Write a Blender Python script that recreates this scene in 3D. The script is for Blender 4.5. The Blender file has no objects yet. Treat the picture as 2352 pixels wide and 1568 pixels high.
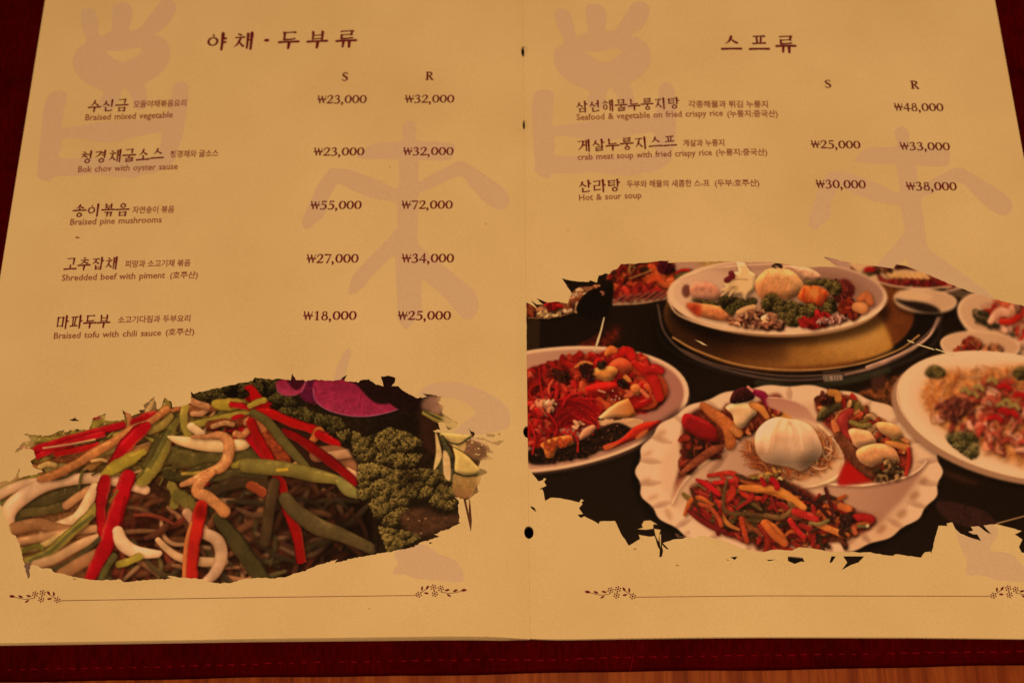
import bpy, bmesh, math, random
import numpy as np
from mathutils import Matrix, Vector
from mathutils.geometry import delaunay_2d_cdt
scene=bpy.context.scene
COL=scene.collection
rnd=random.Random(7)
# ------------------------------------------------------------------ camera
# the camera is solved from the menu's vanishing points; (px,py) below are picture
# measurements in a 2352x1568 frame, turned into millimetres on the page surface
FPX=3000.; CX,CY=1176.,784.
_Y=np.array([-49.,7084.,3000.]);_Y/=np.linalg.norm(_Y)
_s=.017;_t=-(_Y[0]+_Y[1]*_s)/_Y[2]
_X=np.array([1,_s,_t]);_X/=np.linalg.norm(_X)
_Z=-np.cross(_X,_Y)
RM=np.stack([_X,_Y,_Z],1)
def _ray(px,py): return np.array([(px-CX)/FPX,-(py-CY)/FPX,1.])
_O=_ray(1213,1467)*515.
CAMP=-RM.T@_O                                  # camera position in mm
cam=bpy.data.cameras.new('camera'); camo=bpy.data.objects.new('camera',cam); COL.objects.link(camo)
cam.sensor_width=36; cam.lens=FPX/2352*36; cam.clip_start=.01; cam.clip_end=20
r=RM.T@np.array([1.,0,0]); u=RM.T@np.array([0,1.,0]); f=RM.T@np.array([0,0,1.])
camo.matrix_world=Matrix(((r[0],u[0],-f[0],CAMP[0]/1000),(r[1],u[1],-f[1],CAMP[1]/1000),(r[2],u[2],-f[2],CAMP[2]/1000),(0,0,0,1)))
cam.dof.use_dof=True; cam.dof.focus_distance=.535; cam.dof.aperture_fstop=9
scene.camera=camo
# ------------------------------------------------------------------ light: one warm ceiling lamp and the dim warm room
world=bpy.data.worlds.new('World'); scene.world=world; world.use_nodes=True
bg=world.node_tree.nodes['Background']; bg.inputs[0].default_value=(1,.56,.27,1); bg.inputs[1].default_value=.17
la=bpy.data.lights.new('ceiling_lamp','AREA'); la.shape='DISK'; la.size=.55; la.energy=10.6; la.color=(1,.585,.285)
lo=bpy.data.objects.new('ceiling_lamp',la); COL.objects.link(lo)
lo.location=(.10,-.12,1.2)
lo.rotation_euler=(Vector((0,.12,0))-lo.location).to_track_quat('-Z','Y').to_euler()
scene.view_settings.view_transform='Standard'; scene.view_settings.look='None'
scene.view_settings.exposure=0; scene.view_settings.gamma=1
LIGHT=np.array([.76,.45,.222])                  # irradiance/pi that the lamp gives on the page
def lin(c):
    c=np.asarray(c,np.float64); return np.where(c<=.04045,c/12.92,((c+.055)/1.055)**2.4)
def alb(*c): return tuple(np.clip(lin(np.array(c)/255.)/LIGHT,0,.92))
# ------------------------------------------------------------------ page surface (mm)
HL=[(-260,3.2),(-235,3.4),(-150,4.2),(-60,5.6),(-30,5.95),(-12,5.6),(-4,4.2),(0.8,2.5)]
HR=[(.8,2.5),(4,2.9),(20,2.6),(60,2.9),(100,2.8),(150,2.1),(200,1.5),(260,1.1)]
def _cub(T,x):
    X=[p[0] for p in T];Yv=[p[1] for p in T];n=len(T)
    x=np.clip(np.asarray(x,float),X[0],X[-1])
    d=np.diff(Yv)/np.diff(X)
    m=np.zeros(n);m[0]=d[0];m[-1]=d[-1]
    for i in range(1,n-1): m[i]=0 if d[i-1]*d[i]<=0 else 2*d[i-1]*d[i]/(d[i-1]+d[i])
    i=np.clip(np.searchsorted(X,x,side='right')-1,0,n-2)
    X=np.array(X);Yv=np.array(Yv);hh=X[i+1]-X[i];t=(x-X[i])/hh
    return (2*t**3-3*t**2+1)*Yv[i]+(t**3-2*t**2+t)*hh*m[i]+(-2*t**3+3*t**2)*Yv[i+1]+(t**3-t**2)*hh*m[i+1]
XG=.8
def hz(x):
    x=np.asarray(x,float)
    return np.where(x<XG,_cub(HL,x),_cub(HR,x))
def on_page(px,py):
    d=RM.T@_ray(px,py); z=3.
    for _ in range(12):
        k=(z-CAMP[2])/d[2]; p=CAMP+k*d; z=float(hz(p[0]))
    return p[0],p[1]
def on_plane(px,py,z):
    d=RM.T@_ray(px,py);k=(z-CAMP[2])/d[2];p=CAMP+k*d; return p[0],p[1]
def project(x,y,z):
    q=np.tensordot(RM,np.stack([x,y,z]),1)+_O.reshape((3,)+(1,)*np.ndim(x))
    return CX+FPX*q[0]/q[2],CY-FPX*q[1]/q[2]
# ------------------------------------------------------------------ helpers
def tag(o,label=None,cat=None,group=None,kind=None):
    for k,v in (('label',label),('category',cat),('group',group),('kind',kind)):
        if v: o[k]=v
    return o
def link(name,me,mat=None,parent=None):
    o=bpy.data.objects.new(name,me); COL.objects.link(o)
    if mat is not None and not len(me.materials): me.materials.append(mat)
    if parent is not None: o.parent=parent
    return o
def mesh(name,V,F,smooth=False):
    me=bpy.data.meshes.new(name); me.from_pydata([tuple(float(c)/1000 for c in v) for v in V],[],F); me.update()
    if smooth: me.polygons.foreach_set('use_smooth',[True]*len(me.polygons))
    return me
def nmat(name,rough=.6,spec=.25):
    m=bpy.data.materials.new(name); m.use_nodes=True; nt=m.node_tree; b=nt.nodes['Principled BSDF']
    b.inputs['Roughness'].default_value=rough; b.inputs['Specular IOR Level'].default_value=spec
    return m,nt,b
def N(nt,t,**kw):
    n=nt.nodes.new(t)
    for k,v in kw.items():
        if k in n.inputs: n.inputs[k].default_value=v
        else: setattr(n,k,v)
    return n
def ramp(nt,stops):
    n=nt.nodes.new('ShaderNodeValToRGB'); e=n.color_ramp.elements
    while len(e)<len(stops): e.new(.5)
    for i,(p,c) in enumerate(stops): e[i].position=p; e[i].color=(*c,1)
    return n
# ------------------------------------------------------------------ materials
def paper_mat(name,c1,c2,edge=False):
    m,nt,b=nmat(name,.6,.05)
    tc=N(nt,'ShaderNodeTexCoord')
    n1=N(nt,'ShaderNodeTexNoise',Scale=2300.,Detail=2.); n2=N(nt,'ShaderNodeTexNoise',Scale=18.,Detail=4.)
    for n in (n1,n2): nt.links.new(tc.outputs['Object'],n.inputs['Vector'])
    r1=ramp(nt,[(.25,c1),(.75,c2)]); mx=N(nt,'ShaderNodeMath',operation='MULTIPLY_ADD'); mx.inputs[1].default_value=.55
    nt.links.new(n1.outputs['Fac'],mx.inputs[0])
    m2=N(nt,'ShaderNodeMath',operation='MULTIPLY'); m2.inputs[1].default_value=.45
    nt.links.new(n2.outputs['Fac'],m2.inputs[0]); nt.links.new(m2.outputs[0],mx.inputs[2])
    nt.links.new(mx.outputs[0],r1.inputs[0]); nt.links.new(r1.outputs[0],b.inputs['Base Color'])
    bp=N(nt,'ShaderNodeBump',Strength=.06,Distance=.0002); nt.links.new(n1.outputs['Fac'],bp.inputs['Height']); nt.links.new(bp.outputs[0],b.inputs['Normal'])
    return m
def jitter_mat(name,c1,c2,scale=900.,rough=.6,spec=.06,bump=0):
    m,nt,b=nmat(name,rough,spec)
    tc=N(nt,'ShaderNodeTexCoord'); n=N(nt,'ShaderNodeTexNoise',Scale=scale,Detail=4.); nt.links.new(tc.outputs['Object'],n.inputs['Vector'])
    r1=ramp(nt,[(.3,c1),(.7,c2)]); nt.links.new(n.outputs['Fac'],r1.inputs[0]); nt.links.new(r1.outputs[0],b.inputs['Base Color'])
    if bump:
        bp=N(nt,'ShaderNodeBump',Strength=bump,Distance=.0003); nt.links.new(n.outputs['Fac'],bp.inputs['Height']); nt.links.new(bp.outputs[0],b.inputs['Normal'])
    return m
M_PAPER=paper_mat('cream_paper',alb(190,137,73),alb(214,161,94))
M_EDGE=jitter_mat('paper_edge',alb(165,112,66),alb(205,150,98),2500.)
M_MARK=jitter_mat('watermark_ink',alb(190,137,86),alb(199,146,94),1500.)
M_INK=jitter_mat('maroon_ink',alb(80,14,12),alb(104,24,20),1800.)
M_INKS=jitter_mat('brown_ink',alb(112,50,26),alb(138,68,38),1800.)
M_STAIN=jitter_mat('stain',alb(140,62,26),alb(172,96,48),1500.)
M_STITCH=jitter_mat('red_thread',(.09,.0005,.004),(.26,.001,.013),1800.,.6,.05,.5)
# dark red leatherette
M_COVER,nt,b=nmat('dark_red_leatherette',.75,.01)
tc=N(nt,'ShaderNodeTexCoord')
mp=N(nt,'ShaderNodeMapping'); mp.inputs['Scale'].default_value=(1,.25,1); nt.links.new(tc.outputs['Object'],mp.inputs['Vector'])
n1=N(nt,'ShaderNodeTexNoise',Scale=700.,Detail=5.,Roughness=.65); nt.links.new(mp.outputs[0],n1.inputs['Vector'])
n2=N(nt,'ShaderNodeTexNoise',Scale=40.,Detail=3.); nt.links.new(tc.outputs['Object'],n2.inputs['Vector'])
r1=ramp(nt,[(.3,(.032,.0002,.0004)),(.75,(.078,.0006,.001))]); nt.links.new(n1.outputs['Fac'],r1.inputs[0])
r2=ramp(nt,[(.3,(.72,.72,.72)),(.7,(1.15,1.1,1.1))]); nt.links.new(n2.outputs['Fac'],r2.inputs[0])
mm=N(nt,'ShaderNodeMixRGB',blend_type='MULTIPLY'); mm.inputs[0].default_value=1; nt.links.new(r1.outputs[0],mm.inputs[1]); nt.links.new(r2.outputs[0],mm.inputs[2]); nt.links.new(mm.outputs[0],b.inputs['Base Color'])
bp=N(nt,'ShaderNodeBump',Strength=.35,Distance=.0003); nt.links.new(n1.outputs['Fac'],bp.inputs['Height']); nt.links.new(bp.outputs[0],b.inputs['Normal'])
# wood
M_WOOD,nt,b=nmat('reddish_wood',.5,.08)
tc=N(nt,'ShaderNodeTexCoord'); mp=N(nt,'ShaderNodeMapping'); mp.inputs['Scale'].default_value=(1,.06,1); nt.links.new(tc.outputs['Object'],mp.inputs['Vector'])
n1=N(nt,'ShaderNodeTexNoise',Scale=150.,Detail=5.,Roughness=.6,Distortion=.4); n2=N(nt,'ShaderNodeTexNoise',Scale=900.,Detail=4.)
for n in (n1,n2): nt.links.new(mp.outputs[0],n.inputs['Vector'])
r1=ramp(nt,[(.28,alb(84,24,4)),(.45,alb(112,38,6)),(.6,alb(134,54,12)),(.8,alb(98,32,5))]); nt.links.new(n1.outputs['Fac'],r1.inputs[0])
r2=ramp(nt,[(.35,(.78,.74,.7)),(.65,(1.05,1.02,1))]); nt.links.new(n2.outputs['Fac'],r2.inputs[0])
mm=N(nt,'ShaderNodeMixRGB',blend_type='MULTIPLY'); mm.inputs[0].default_value=1; nt.links.new(r1.outputs[0],mm.inputs[1]); nt.links.new(r2.outputs[0],mm.inputs[2]); nt.links.new(mm.outputs[0],b.inputs['Base Color'])
import numpy as np
FR={'A':(0,844.1,3.034),'B':(574.2,786.7,2.731),'C':(1194.4,574.2,3.901),'D':(1749.1,574.2,3.901),'E':(1194.4,918.8,3.901),'F':(1749.1,918.8,3.413),'G':(0,0,3.901),'H':(602.9,344.5,3.413),'K':(0,344.5,3.413),'P':(0,0,1.0)}
def fr(f,pts):
    a,b,s=FR[f]
    return [(a+p[0]/s,b+p[1]/s)+tuple(p[2:]) for p in pts]
def catmull(pts,n=6,closed=False):
    P=np.asarray(pts,float)
    if len(P)<3 and not closed: 
        t=np.linspace(0,1,n+1)[:,None]; return P[0]*(1-t)+P[-1]*t
    Q=np.vstack([P[-1:],P,P[:2]]) if closed else np.vstack([2*P[0]-P[1],P,2*P[-1]-P[-2]])
    out=[]
    m=len(P) if closed else len(P)-1
    t=(np.arange(n)/n)[:,None]
    for i in range(m):
        a,b,c,d=Q[i],Q[i+1],Q[i+2],Q[i+3]
        out.append(.5*((2*b)+(-a+c)*t+(2*a-5*b+4*c-d)*t**2+(-a+3*b-3*c+d)*t**3))
    if not closed: out.append(P[-1:])
    return np.vstack(out)
def box_blur1(a,r,ax):
    if r<1: return a
    k=2*r+1
    p=[(0,0)]*a.ndim; p[ax]=(r+1,r)
    c=np.cumsum(np.pad(a,p,mode='edge'),axis=ax,dtype=np.float64)
    sl1=[slice(None)]*a.ndim; sl2=[slice(None)]*a.ndim
    sl1[ax]=slice(k,None); sl2[ax]=slice(0,-k)
    return ((c[tuple(sl1)]-c[tuple(sl2)])/k).astype(np.float32)
def blur(a,s):
    r=int(round(s*.9))
    if r<1: return a
    for _ in range(2):
        a=box_blur1(box_blur1(a,r,0),r,1)
    return a
class Canvas:
    def __init__(c,x0,y0,x1,y1,col,S=1.0,seed=1):
        c.x0,c.y0,c.S=x0,y0,S
        c.w=int((x1-x0)*S); c.h=int((y1-y0)*S)
        c.im=np.zeros((c.h,c.w,3),np.float32); c.im[:]=col
        c.rng=np.random.RandomState(seed)
        c.n1=c.noise(3,4); c.n2=c.noise(9,3); c.n3=c.noise(40,3)
    def noise(c,cell,octs):
        out=np.zeros((c.h,c.w),np.float32); amp=1;tot=0
        for o in range(octs):
            s=max(cell*c.S/2**o,1.0)
            gh,gw=int(c.h/s)+3,int(c.w/s)+3
            g=c.rng.rand(gh,gw).astype(np.float32)
            y=np.arange(c.h)/s; x=np.arange(c.w)/s
            yi=y.astype(int);xi=x.astype(int);fy=(y-yi)[:,None];fx=(x-xi)[None]
            fy=fy*fy*(3-2*fy);fx=fx*fx*(3-2*fx)
            a=g[yi][:,xi];b=g[yi][:,xi+1];d=g[yi+1][:,xi];e=g[yi+1][:,xi+1]
            out+=amp*((a*(1-fx)+b*fx)*(1-fy)+(d*(1-fx)+e*fx)*fy);tot+=amp;amp*=.6
        out/=tot
        return (out-out.mean())/(out.std()+1e-6)
    def px(c,pts):
        P=np.asarray(pts,float).copy(); P[:,0]=(P[:,0]-c.x0)*c.S; P[:,1]=(P[:,1]-c.y0)*c.S
        return P
    def box(c,P,m):
        a=max(int(P[:,0].min()-m),0);b=min(int(P[:,0].max()+m)+1,c.w)
        d=max(int(P[:,1].min()-m),0);e=min(int(P[:,1].max()+m)+1,c.h)
        return (a,b,d,e) if b>a and e>d else None
    def comp(c,bx,mask,col):
        a,b,d,e=bx
        r=c.im[d:e,a:b]; m=mask[...,None]
        r[:]=r*(1-m)+np.asarray(col,np.float32)*m
    def polymask(c,P,bx,soft=.7):
        # signed scanline with 3x3 supersample, even-odd
        a,b,d,e=bx; ss=3
        W=(b-a)*ss;H=(e-d)*ss
        M=np.zeros((H,W+1),np.int32)
        x=(P[:,0]-a)*ss; y=(P[:,1]-d)*ss
        n=len(P)
        for i in range(n):
            x0,y0,x1,y1=x[i],y[i],x[(i+1)%n],y[(i+1)%n]
            if y0==y1: continue
            if y0>y1: x0,y0,x1,y1=x1,y1,x0,y0
            j0=max(int(np.ceil(y0-.5)),0);j1=min(int(np.ceil(y1-.5)),H)
            if j1<=j0: continue
            j=np.arange(j0,j1)
            xx=x0+(j+.5-y0)/(y1-y0)*(x1-x0)
            k=np.clip(np.ceil(xx-.5).astype(int),0,W)
            np.add.at(M,(j,k),1)
        F=(np.cumsum(M,1)[:,:W]%2).astype(np.float32)
        F=F.reshape(e-d,ss,b-a,ss).mean((1,3))
        return blur(F,soft) if soft>=1 else F
    def poly(c,f,pts,col,sm=True,soft=0,alpha=1,tex=0,shade=None,shadow=0,grad=None):
        P=fr(f,pts)
        P=catmull([p[:2] for p in P],5,True) if sm else np.asarray([p[:2] for p in P])
        P=c.px(P); soft*=c.S
        if shadow:
            bx=c.box(P,12*c.S)
            if bx:
                m=blur(c.polymask(P+np.array([3,4])*c.S,bx),5*c.S)*shadow
                c.im[bx[2]:bx[3],bx[0]:bx[1]]*=(1-m[...,None])
        bx=c.box(P,soft*3+2)
        if not bx: return
        m=c.polymask(P,bx,soft)*alpha
        a,b,d,e=bx
        C=np.zeros((e-d,b-a,3),np.float32);C[:]=col
        if grad: # grad=(dx,dy,col2): blend along direction
            yy,xx=np.mgrid[d:e,a:b]
            t=(xx-P[:,0].min())*grad[0]+(yy-P[:,1].min())*grad[1]
            L=abs(grad[0])*np.ptp(P[:,0])+abs(grad[1])*np.ptp(P[:,1])
            if grad[0]<0: t=t+abs(grad[0])*np.ptp(P[:,0])
            if grad[1]<0: t=t+abs(grad[1])*np.ptp(P[:,1])
            t=np.clip(t/L,0,1)[...,None]
            C=C*(1-t)+np.asarray(grad[2],np.float32)*t
        if shade: # rounded relief from blurred mask gradient
            hgt=blur(c.polymask(P,bx,0),shade*c.S)
            gy,gx=np.gradient(hgt)
            l=(gx*.5+gy*.85)*shade*c.S*2.2
            C=C*np.clip(1+l*.55,.35,1.5)[...,None]
        if tex: C=C*(1+tex*c.n2[d:e,a:b,None]*.6+tex*c.n1[d:e,a:b,None]*.5)
        c.comp(bx,m,np.clip(C,0,1))
    def tube(c,f,pts,w,col,col2=None,tex=.05,gloss=.3,shadow=.4,rag=0,alpha=1,flat=.22,soft=1.2,cut=False):
        tex*=.5;rag*=.6
        s=FR[f][2]
        P=fr(f,pts); W=[p[2]/s if len(p)>2 else w/s for p in P]
        Q=catmull([(p[0],p[1],q) for p,q in zip(P,W)],7)
        P=c.px(Q[:,:2]); W=np.maximum(Q[:,2],.3)*c.S/2
        if cut: W=W*(1+.07*np.sin(np.arange(len(W))*.9+c.rng.uniform(0,6))+.04*np.sin(np.arange(len(W))*2.3))
        mx=W.max()
        bx=c.box(P,mx+10*c.S)
        if not bx: return
        a,b,d,e=bx
        yy,xx=np.mgrid[d:e,a:b].astype(np.float32)
        best=np.full(xx.shape,1e9,np.float32);vx=np.zeros_like(best);vy=np.zeros_like(best);T=np.zeros_like(best);ww=np.ones_like(best);SG=np.zeros_like(best)
        n=len(P)-1
        for i in range(n):
            p,q=P[i],P[i+1];dd=q-p;L=dd@dd
            if L<1e-9: continue
            m=mx+9*c.S
            i0=max(int(min(p[0],q[0])-m)-a,0);i1=min(int(max(p[0],q[0])+m)+1-a,b-a)
            k0=max(int(min(p[1],q[1])-m)-d,0);k1=min(int(max(p[1],q[1])+m)+1-d,e-d)
            if i1<=i0 or k1<=k0: continue
            X=xx[k0:k1,i0:i1]-p[0];Y=yy[k0:k1,i0:i1]-p[1]
            t=(X*dd[0]+Y*dd[1])/L
            if cut:
                ov=np.maximum((-t if i==0 else -9)*1.0,(t-1 if i==n-1 else -9)*1.0)*np.sqrt(L)
                far=(ov>0)
            t=np.clip(t,0,1)
            ux=X-t*dd[0];uy=Y-t*dd[1]
            wl=W[i]*(1-t)+W[i+1]*t
            D=np.hypot(ux,uy)-wl
            if cut and (i==0 or i==n-1):
                cr=np.abs(X*dd[1]-Y*dd[0])/np.sqrt(L)-wl
                D=np.where(far,np.maximum(cr,ov),D)
            bb=best[k0:k1,i0:i1];u=D<bb
            bb[u]=D[u];vx[k0:k1,i0:i1][u]=(ux/wl)[u];vy[k0:k1,i0:i1][u]=(uy/wl)[u]
            T[k0:k1,i0:i1][u]=((i+t)/n)[u];SG[k0:k1,i0:i1][u]=((X*dd[1]-Y*dd[0])/np.sqrt(L)/wl)[u];ww[k0:k1,i0:i1][u]=wl[u]
        if rag: best=best+rag*c.n1[d:e,a:b]*c.S*.8+rag*c.n2[d:e,a:b]*c.S*.6
        if shadow:
            m=np.clip(-best+1,0,1)
            o=int(3*c.S)
            sm=np.zeros_like(m);sm[o:,o:]=m[:-o or None,:-o or None] if o else m
            sm=blur(sm,3.2*c.S)*shadow
            c.im[d:e,a:b]*=(1-sm[...,None]*np.array([.85,1,1.05],np.float32))
        m=np.clip(-best/soft+.5,0,1)*alpha
        r2=np.clip(vx**2+vy**2,0,1)
        if cut:
            vx=np.clip(vx,-1,1);vy=np.clip(vy,-1,1)
        l=-(vx*.45+vy*.8)
        sh=1.02-flat*(.35*r2+.9*r2**3)+.17*l
        C=np.zeros(xx.shape+(3,),np.float32);C[:]=col
        if col2 is not None: C=C*(1-T[...,None])+np.asarray(col2,np.float32)*T[...,None]
        if cut:
            sd=SG if c.rng.rand()<.5 else -SG
            sh=1.02-.10*np.clip(np.abs(SG),0,1)**4+.07*l
            e_=np.clip((sd-.62)/.12,0,1)*(.55+.25*np.tanh(c.n3[d:e,a:b]))
            C=C*(1-e_[...,None]*.45)+e_[...,None]*.45*np.array([.80,.50,.24],np.float32)*np.clip(C.max(2,keepdims=True)*1.35,0,1)
            dk=np.clip((-sd-.70)/.2,0,1)[...,None]; C=C*(1-.38*dk)
        C=C*np.clip(sh,.05,2)[...,None]**np.array([.8,1.1,1.3],np.float32)
        C=C*(1+tex*(.35 if rag==0 else .6)*c.n1[d:e,a:b,None]+tex*(.25 if rag==0 else .55)*c.n2[d:e,a:b,None]+.055*c.n3[d:e,a:b,None])
        if gloss:
            g=np.exp(-((l-.40)/.13)**2)*np.clip(c.n2[d:e,a:b]*.5+.6*c.n3[d:e,a:b]-.15,0,1.4)*gloss
            C=C+g[...,None]*np.array([.5,.38,.26])
        c.comp(bx,m,np.clip(C,0,1))
    def dot(c,x,y,r,col,ry=None,rot=0,alpha=1,gl=.3,soft=.8,flat=.45):
        x=(x-c.x0)*c.S;y=(y-c.y0)*c.S;r=r*c.S;ry=(ry*c.S if ry else r)
        m=max(r,ry)+2
        a=max(int(x-m),0);b=min(int(x+m)+2,c.w);d=max(int(y-m),0);e=min(int(y+m)+2,c.h)
        if b<=a or e<=d: return
        yy,xx=np.mgrid[d:e,a:b]
        ca,sa=np.cos(rot),np.sin(rot)
        X=xx-x;Y=yy-y
        u=(X*ca+Y*sa)/r;v=(-X*sa+Y*ca)/ry
        rr=np.sqrt(u*u+v*v)
        mk=np.clip((1-rr)*min(r,ry)/soft+.5,0,1)*alpha
        l=-(X/r*.45+Y/ry*.8)
        C=np.asarray(col,np.float32)*(1-flat*np.clip(rr,0,1)**2+.35*l)[...,None]
        if gl: C=C+(np.exp(-((l-.45)/.2)**2-((X/r)+.2)**2*3)*gl)[...,None]*np.array([.5,.4,.28])
        c.comp((a,b,d,e),mk,np.clip(C,0,1))
    def ell(c,f,cx,cy,rx,ry,rot,col,soft=0,alpha=1,grad=None,tex=0,a0=0,a1=360):
        t=np.radians(np.linspace(a0,a1,64,endpoint=False))
        ca,sa=np.cos(np.radians(rot)),np.sin(np.radians(rot))
        pts=[(cx+rx*np.cos(k)*ca-ry*np.sin(k)*sa,cy+rx*np.cos(k)*sa+ry*np.sin(k)*ca) for k in t]
        c.poly(f,pts,col,sm=False,soft=soft,alpha=alpha,grad=grad,tex=tex)
    def inside(c,poly,x,y):
        P=poly;n=len(P);r=False
        for i in range(n):
            x0,y0=P[i][:2];x1,y1=P[(i+1)%n][:2]
            if (y0>y)!=(y1>y) and x<(x1-x0)*(y-y0)/(y1-y0)+x0: r=not r
        return r
    def scatter(c,f,poly,n):
        P=fr(f,poly);xs=[p[0] for p in P];ys=[p[1] for p in P];out=[]
        while len(out)<n:
            x=c.rng.uniform(min(xs),max(xs));y=c.rng.uniform(min(ys),max(ys))
            if c.inside(P,x,y): out.append((x,y))
        return out
    def parsley(c,f,poly,n,dark=(.11,.085,.03),light=(.54,.45,.2),r=(1.0,2.3),base=True,clump=11):
        n=int(n*3.0)
        if base: c.poly(f,poly,np.array(dark)*.75,soft=3,tex=.25)
        P=c.scatter(f,poly,n)
        # clump centres give light/dark relief
        P.sort(key=lambda p:p[1]+c.rng.uniform(-8,8))
        K=c.scatter(f,poly,max(3,n//70))
        K=np.array(K)
        for x,y in P:
            dd=np.hypot(K[:,0]-x,K[:,1]-y);i=dd.argmin()
            v=np.clip(.78-(y-K[i,1]+.5*(x-K[i,0]))/clump*.5-dd[i]/clump*.2+c.rng.uniform(-.42,.3),0,1)
            col=np.array(dark)*(1-v)+np.array(light)*v
            q=c.rng.uniform(*r)
            c.dot(x,y,q,col*c.rng.uniform(.85,1.1),gl=.25*v,soft=.9)
    def heap(c,f,poly,n,pal,size=(5,11),asp=(1,2.2),rag=.6,tex=.12,gloss=.3,shadow=.5,base=None,ang=None):
        if base is not None: c.poly(f,poly,base,soft=2,tex=.2)
        P=c.scatter(f,poly,n);P.sort(key=lambda p:p[1]+c.rng.uniform(-15,15))
        for x,y in P:
            col=np.array(pal[c.rng.randint(len(pal))])*c.rng.uniform(.8,1.12)
            s=c.rng.uniform(*size);L=s*c.rng.uniform(*asp)
            a=c.rng.uniform(0,np.pi) if ang is None else ang+c.rng.normal()*.5
            k=c.rng.uniform(-.35,.35)*L
            dx,dy=np.cos(a),np.sin(a)
            c.tube('P',[(x-dx*L/2,y-dy*L/2,s*.7),(x-dy*k,y+dx*k,s),(x+dx*L/2,y+dy*L/2,s*.65)],s,col,tex=tex,gloss=gloss,shadow=shadow,rag=rag)
    def shreds(c,f,poly,n,pal,w=(2,5),L=(20,55),ang=None,spread=.6,curl=.4,gloss=.25,shadow=.4,tex=.06):
        P=c.scatter(f,poly,n)
        for x,y in P:
            col=np.array(pal[c.rng.randint(len(pal))])*c.rng.uniform(.75,1.1)
            a=(c.rng.uniform(0,np.pi) if ang is None else ang+c.rng.normal()*spread)
            l=c.rng.uniform(*L);k=c.rng.normal()*curl*l*.5;dx,dy=np.cos(a),np.sin(a);q=c.rng.uniform(*w)
            c.tube('P',[(x-dx*l/2,y-dy*l/2,q*.7),(x-dx*l/6-dy*k,y-dy*l/6+dx*k,q),(x+dx*l/6-dy*k,y+dy*l/6+dx*k,q),(x+dx*l/2,y+dy*l/2,q*.7)],q,col,tex=tex,gloss=gloss,shadow=shadow)
    def soft(c,f,poly,s,feather=6):
        P=c.px(fr(f,poly)); bx=c.box(P,feather*2+s*4)
        if not bx: return
        m=blur(c.polymask(P,bx),feather*c.S)[...,None]
        r=c.im[bx[2]:bx[3],bx[0]:bx[1]]; r[:]=r*(1-m)+blur(r.copy(),s*c.S)*m
    def specks(c,f,poly,n,col=(.9,.72,.52),r=(.7,1.6)):
        for x,y in c.scatter(f,poly,n): c.dot(x,y,c.rng.uniform(*r),np.array(col)*c.rng.uniform(.75,1.05),ry=c.rng.uniform(.6,1.2),gl=0,flat=.1,alpha=.85)
    def mul(c,f,cx,cy,rx,ry,rot,k,soft=10):
        t=np.linspace(0,2*np.pi,40,endpoint=False);ca,sa=np.cos(np.radians(rot)),np.sin(np.radians(rot))
        s=FR[f][2]
        P=c.px(fr(f,[(cx+rx*np.cos(q)*ca-ry*np.sin(q)*sa,cy+rx*np.cos(q)*sa+ry*np.sin(q)*ca) for q in t]))
        bx=c.box(P,soft*3*c.S)
        if not bx: return
        m=blur(c.polymask(P,bx),soft*c.S)[...,None]
        c.im[bx[2]:bx[3],bx[0]:bx[1]]*=(1-m)+m*np.asarray(k,np.float32)
    def grade(c,blurs=.9,grain=.012):
        c.im=np.clip(c.im,0,1)
        if blurs: c.im=c.im*.25+blur(c.im,1.3)*.75
        L=np.where(c.im<=.04045,c.im/12.92,((np.maximum(c.im,1e-6)+.055)/1.055)**2.4)
        r,g,b=L[...,0],L[...,1],L[...,2]
        # the restaurant print reads warm: inks shift toward amber
        L=np.stack([.64*r+.42*g,.66*g,.50*b],-1)
        c.im=np.where(L<=.0031308,L*12.92,1.055*np.maximum(L,1e-7)**(1/2.4)-.055)
        c.im=np.clip(c.im+grain*c.rng.normal(size=c.im.shape[:2])[...,None]*1.0,0,1).astype(np.float32)
def rgb(*a): return np.array(a,np.float32)/255
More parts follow.
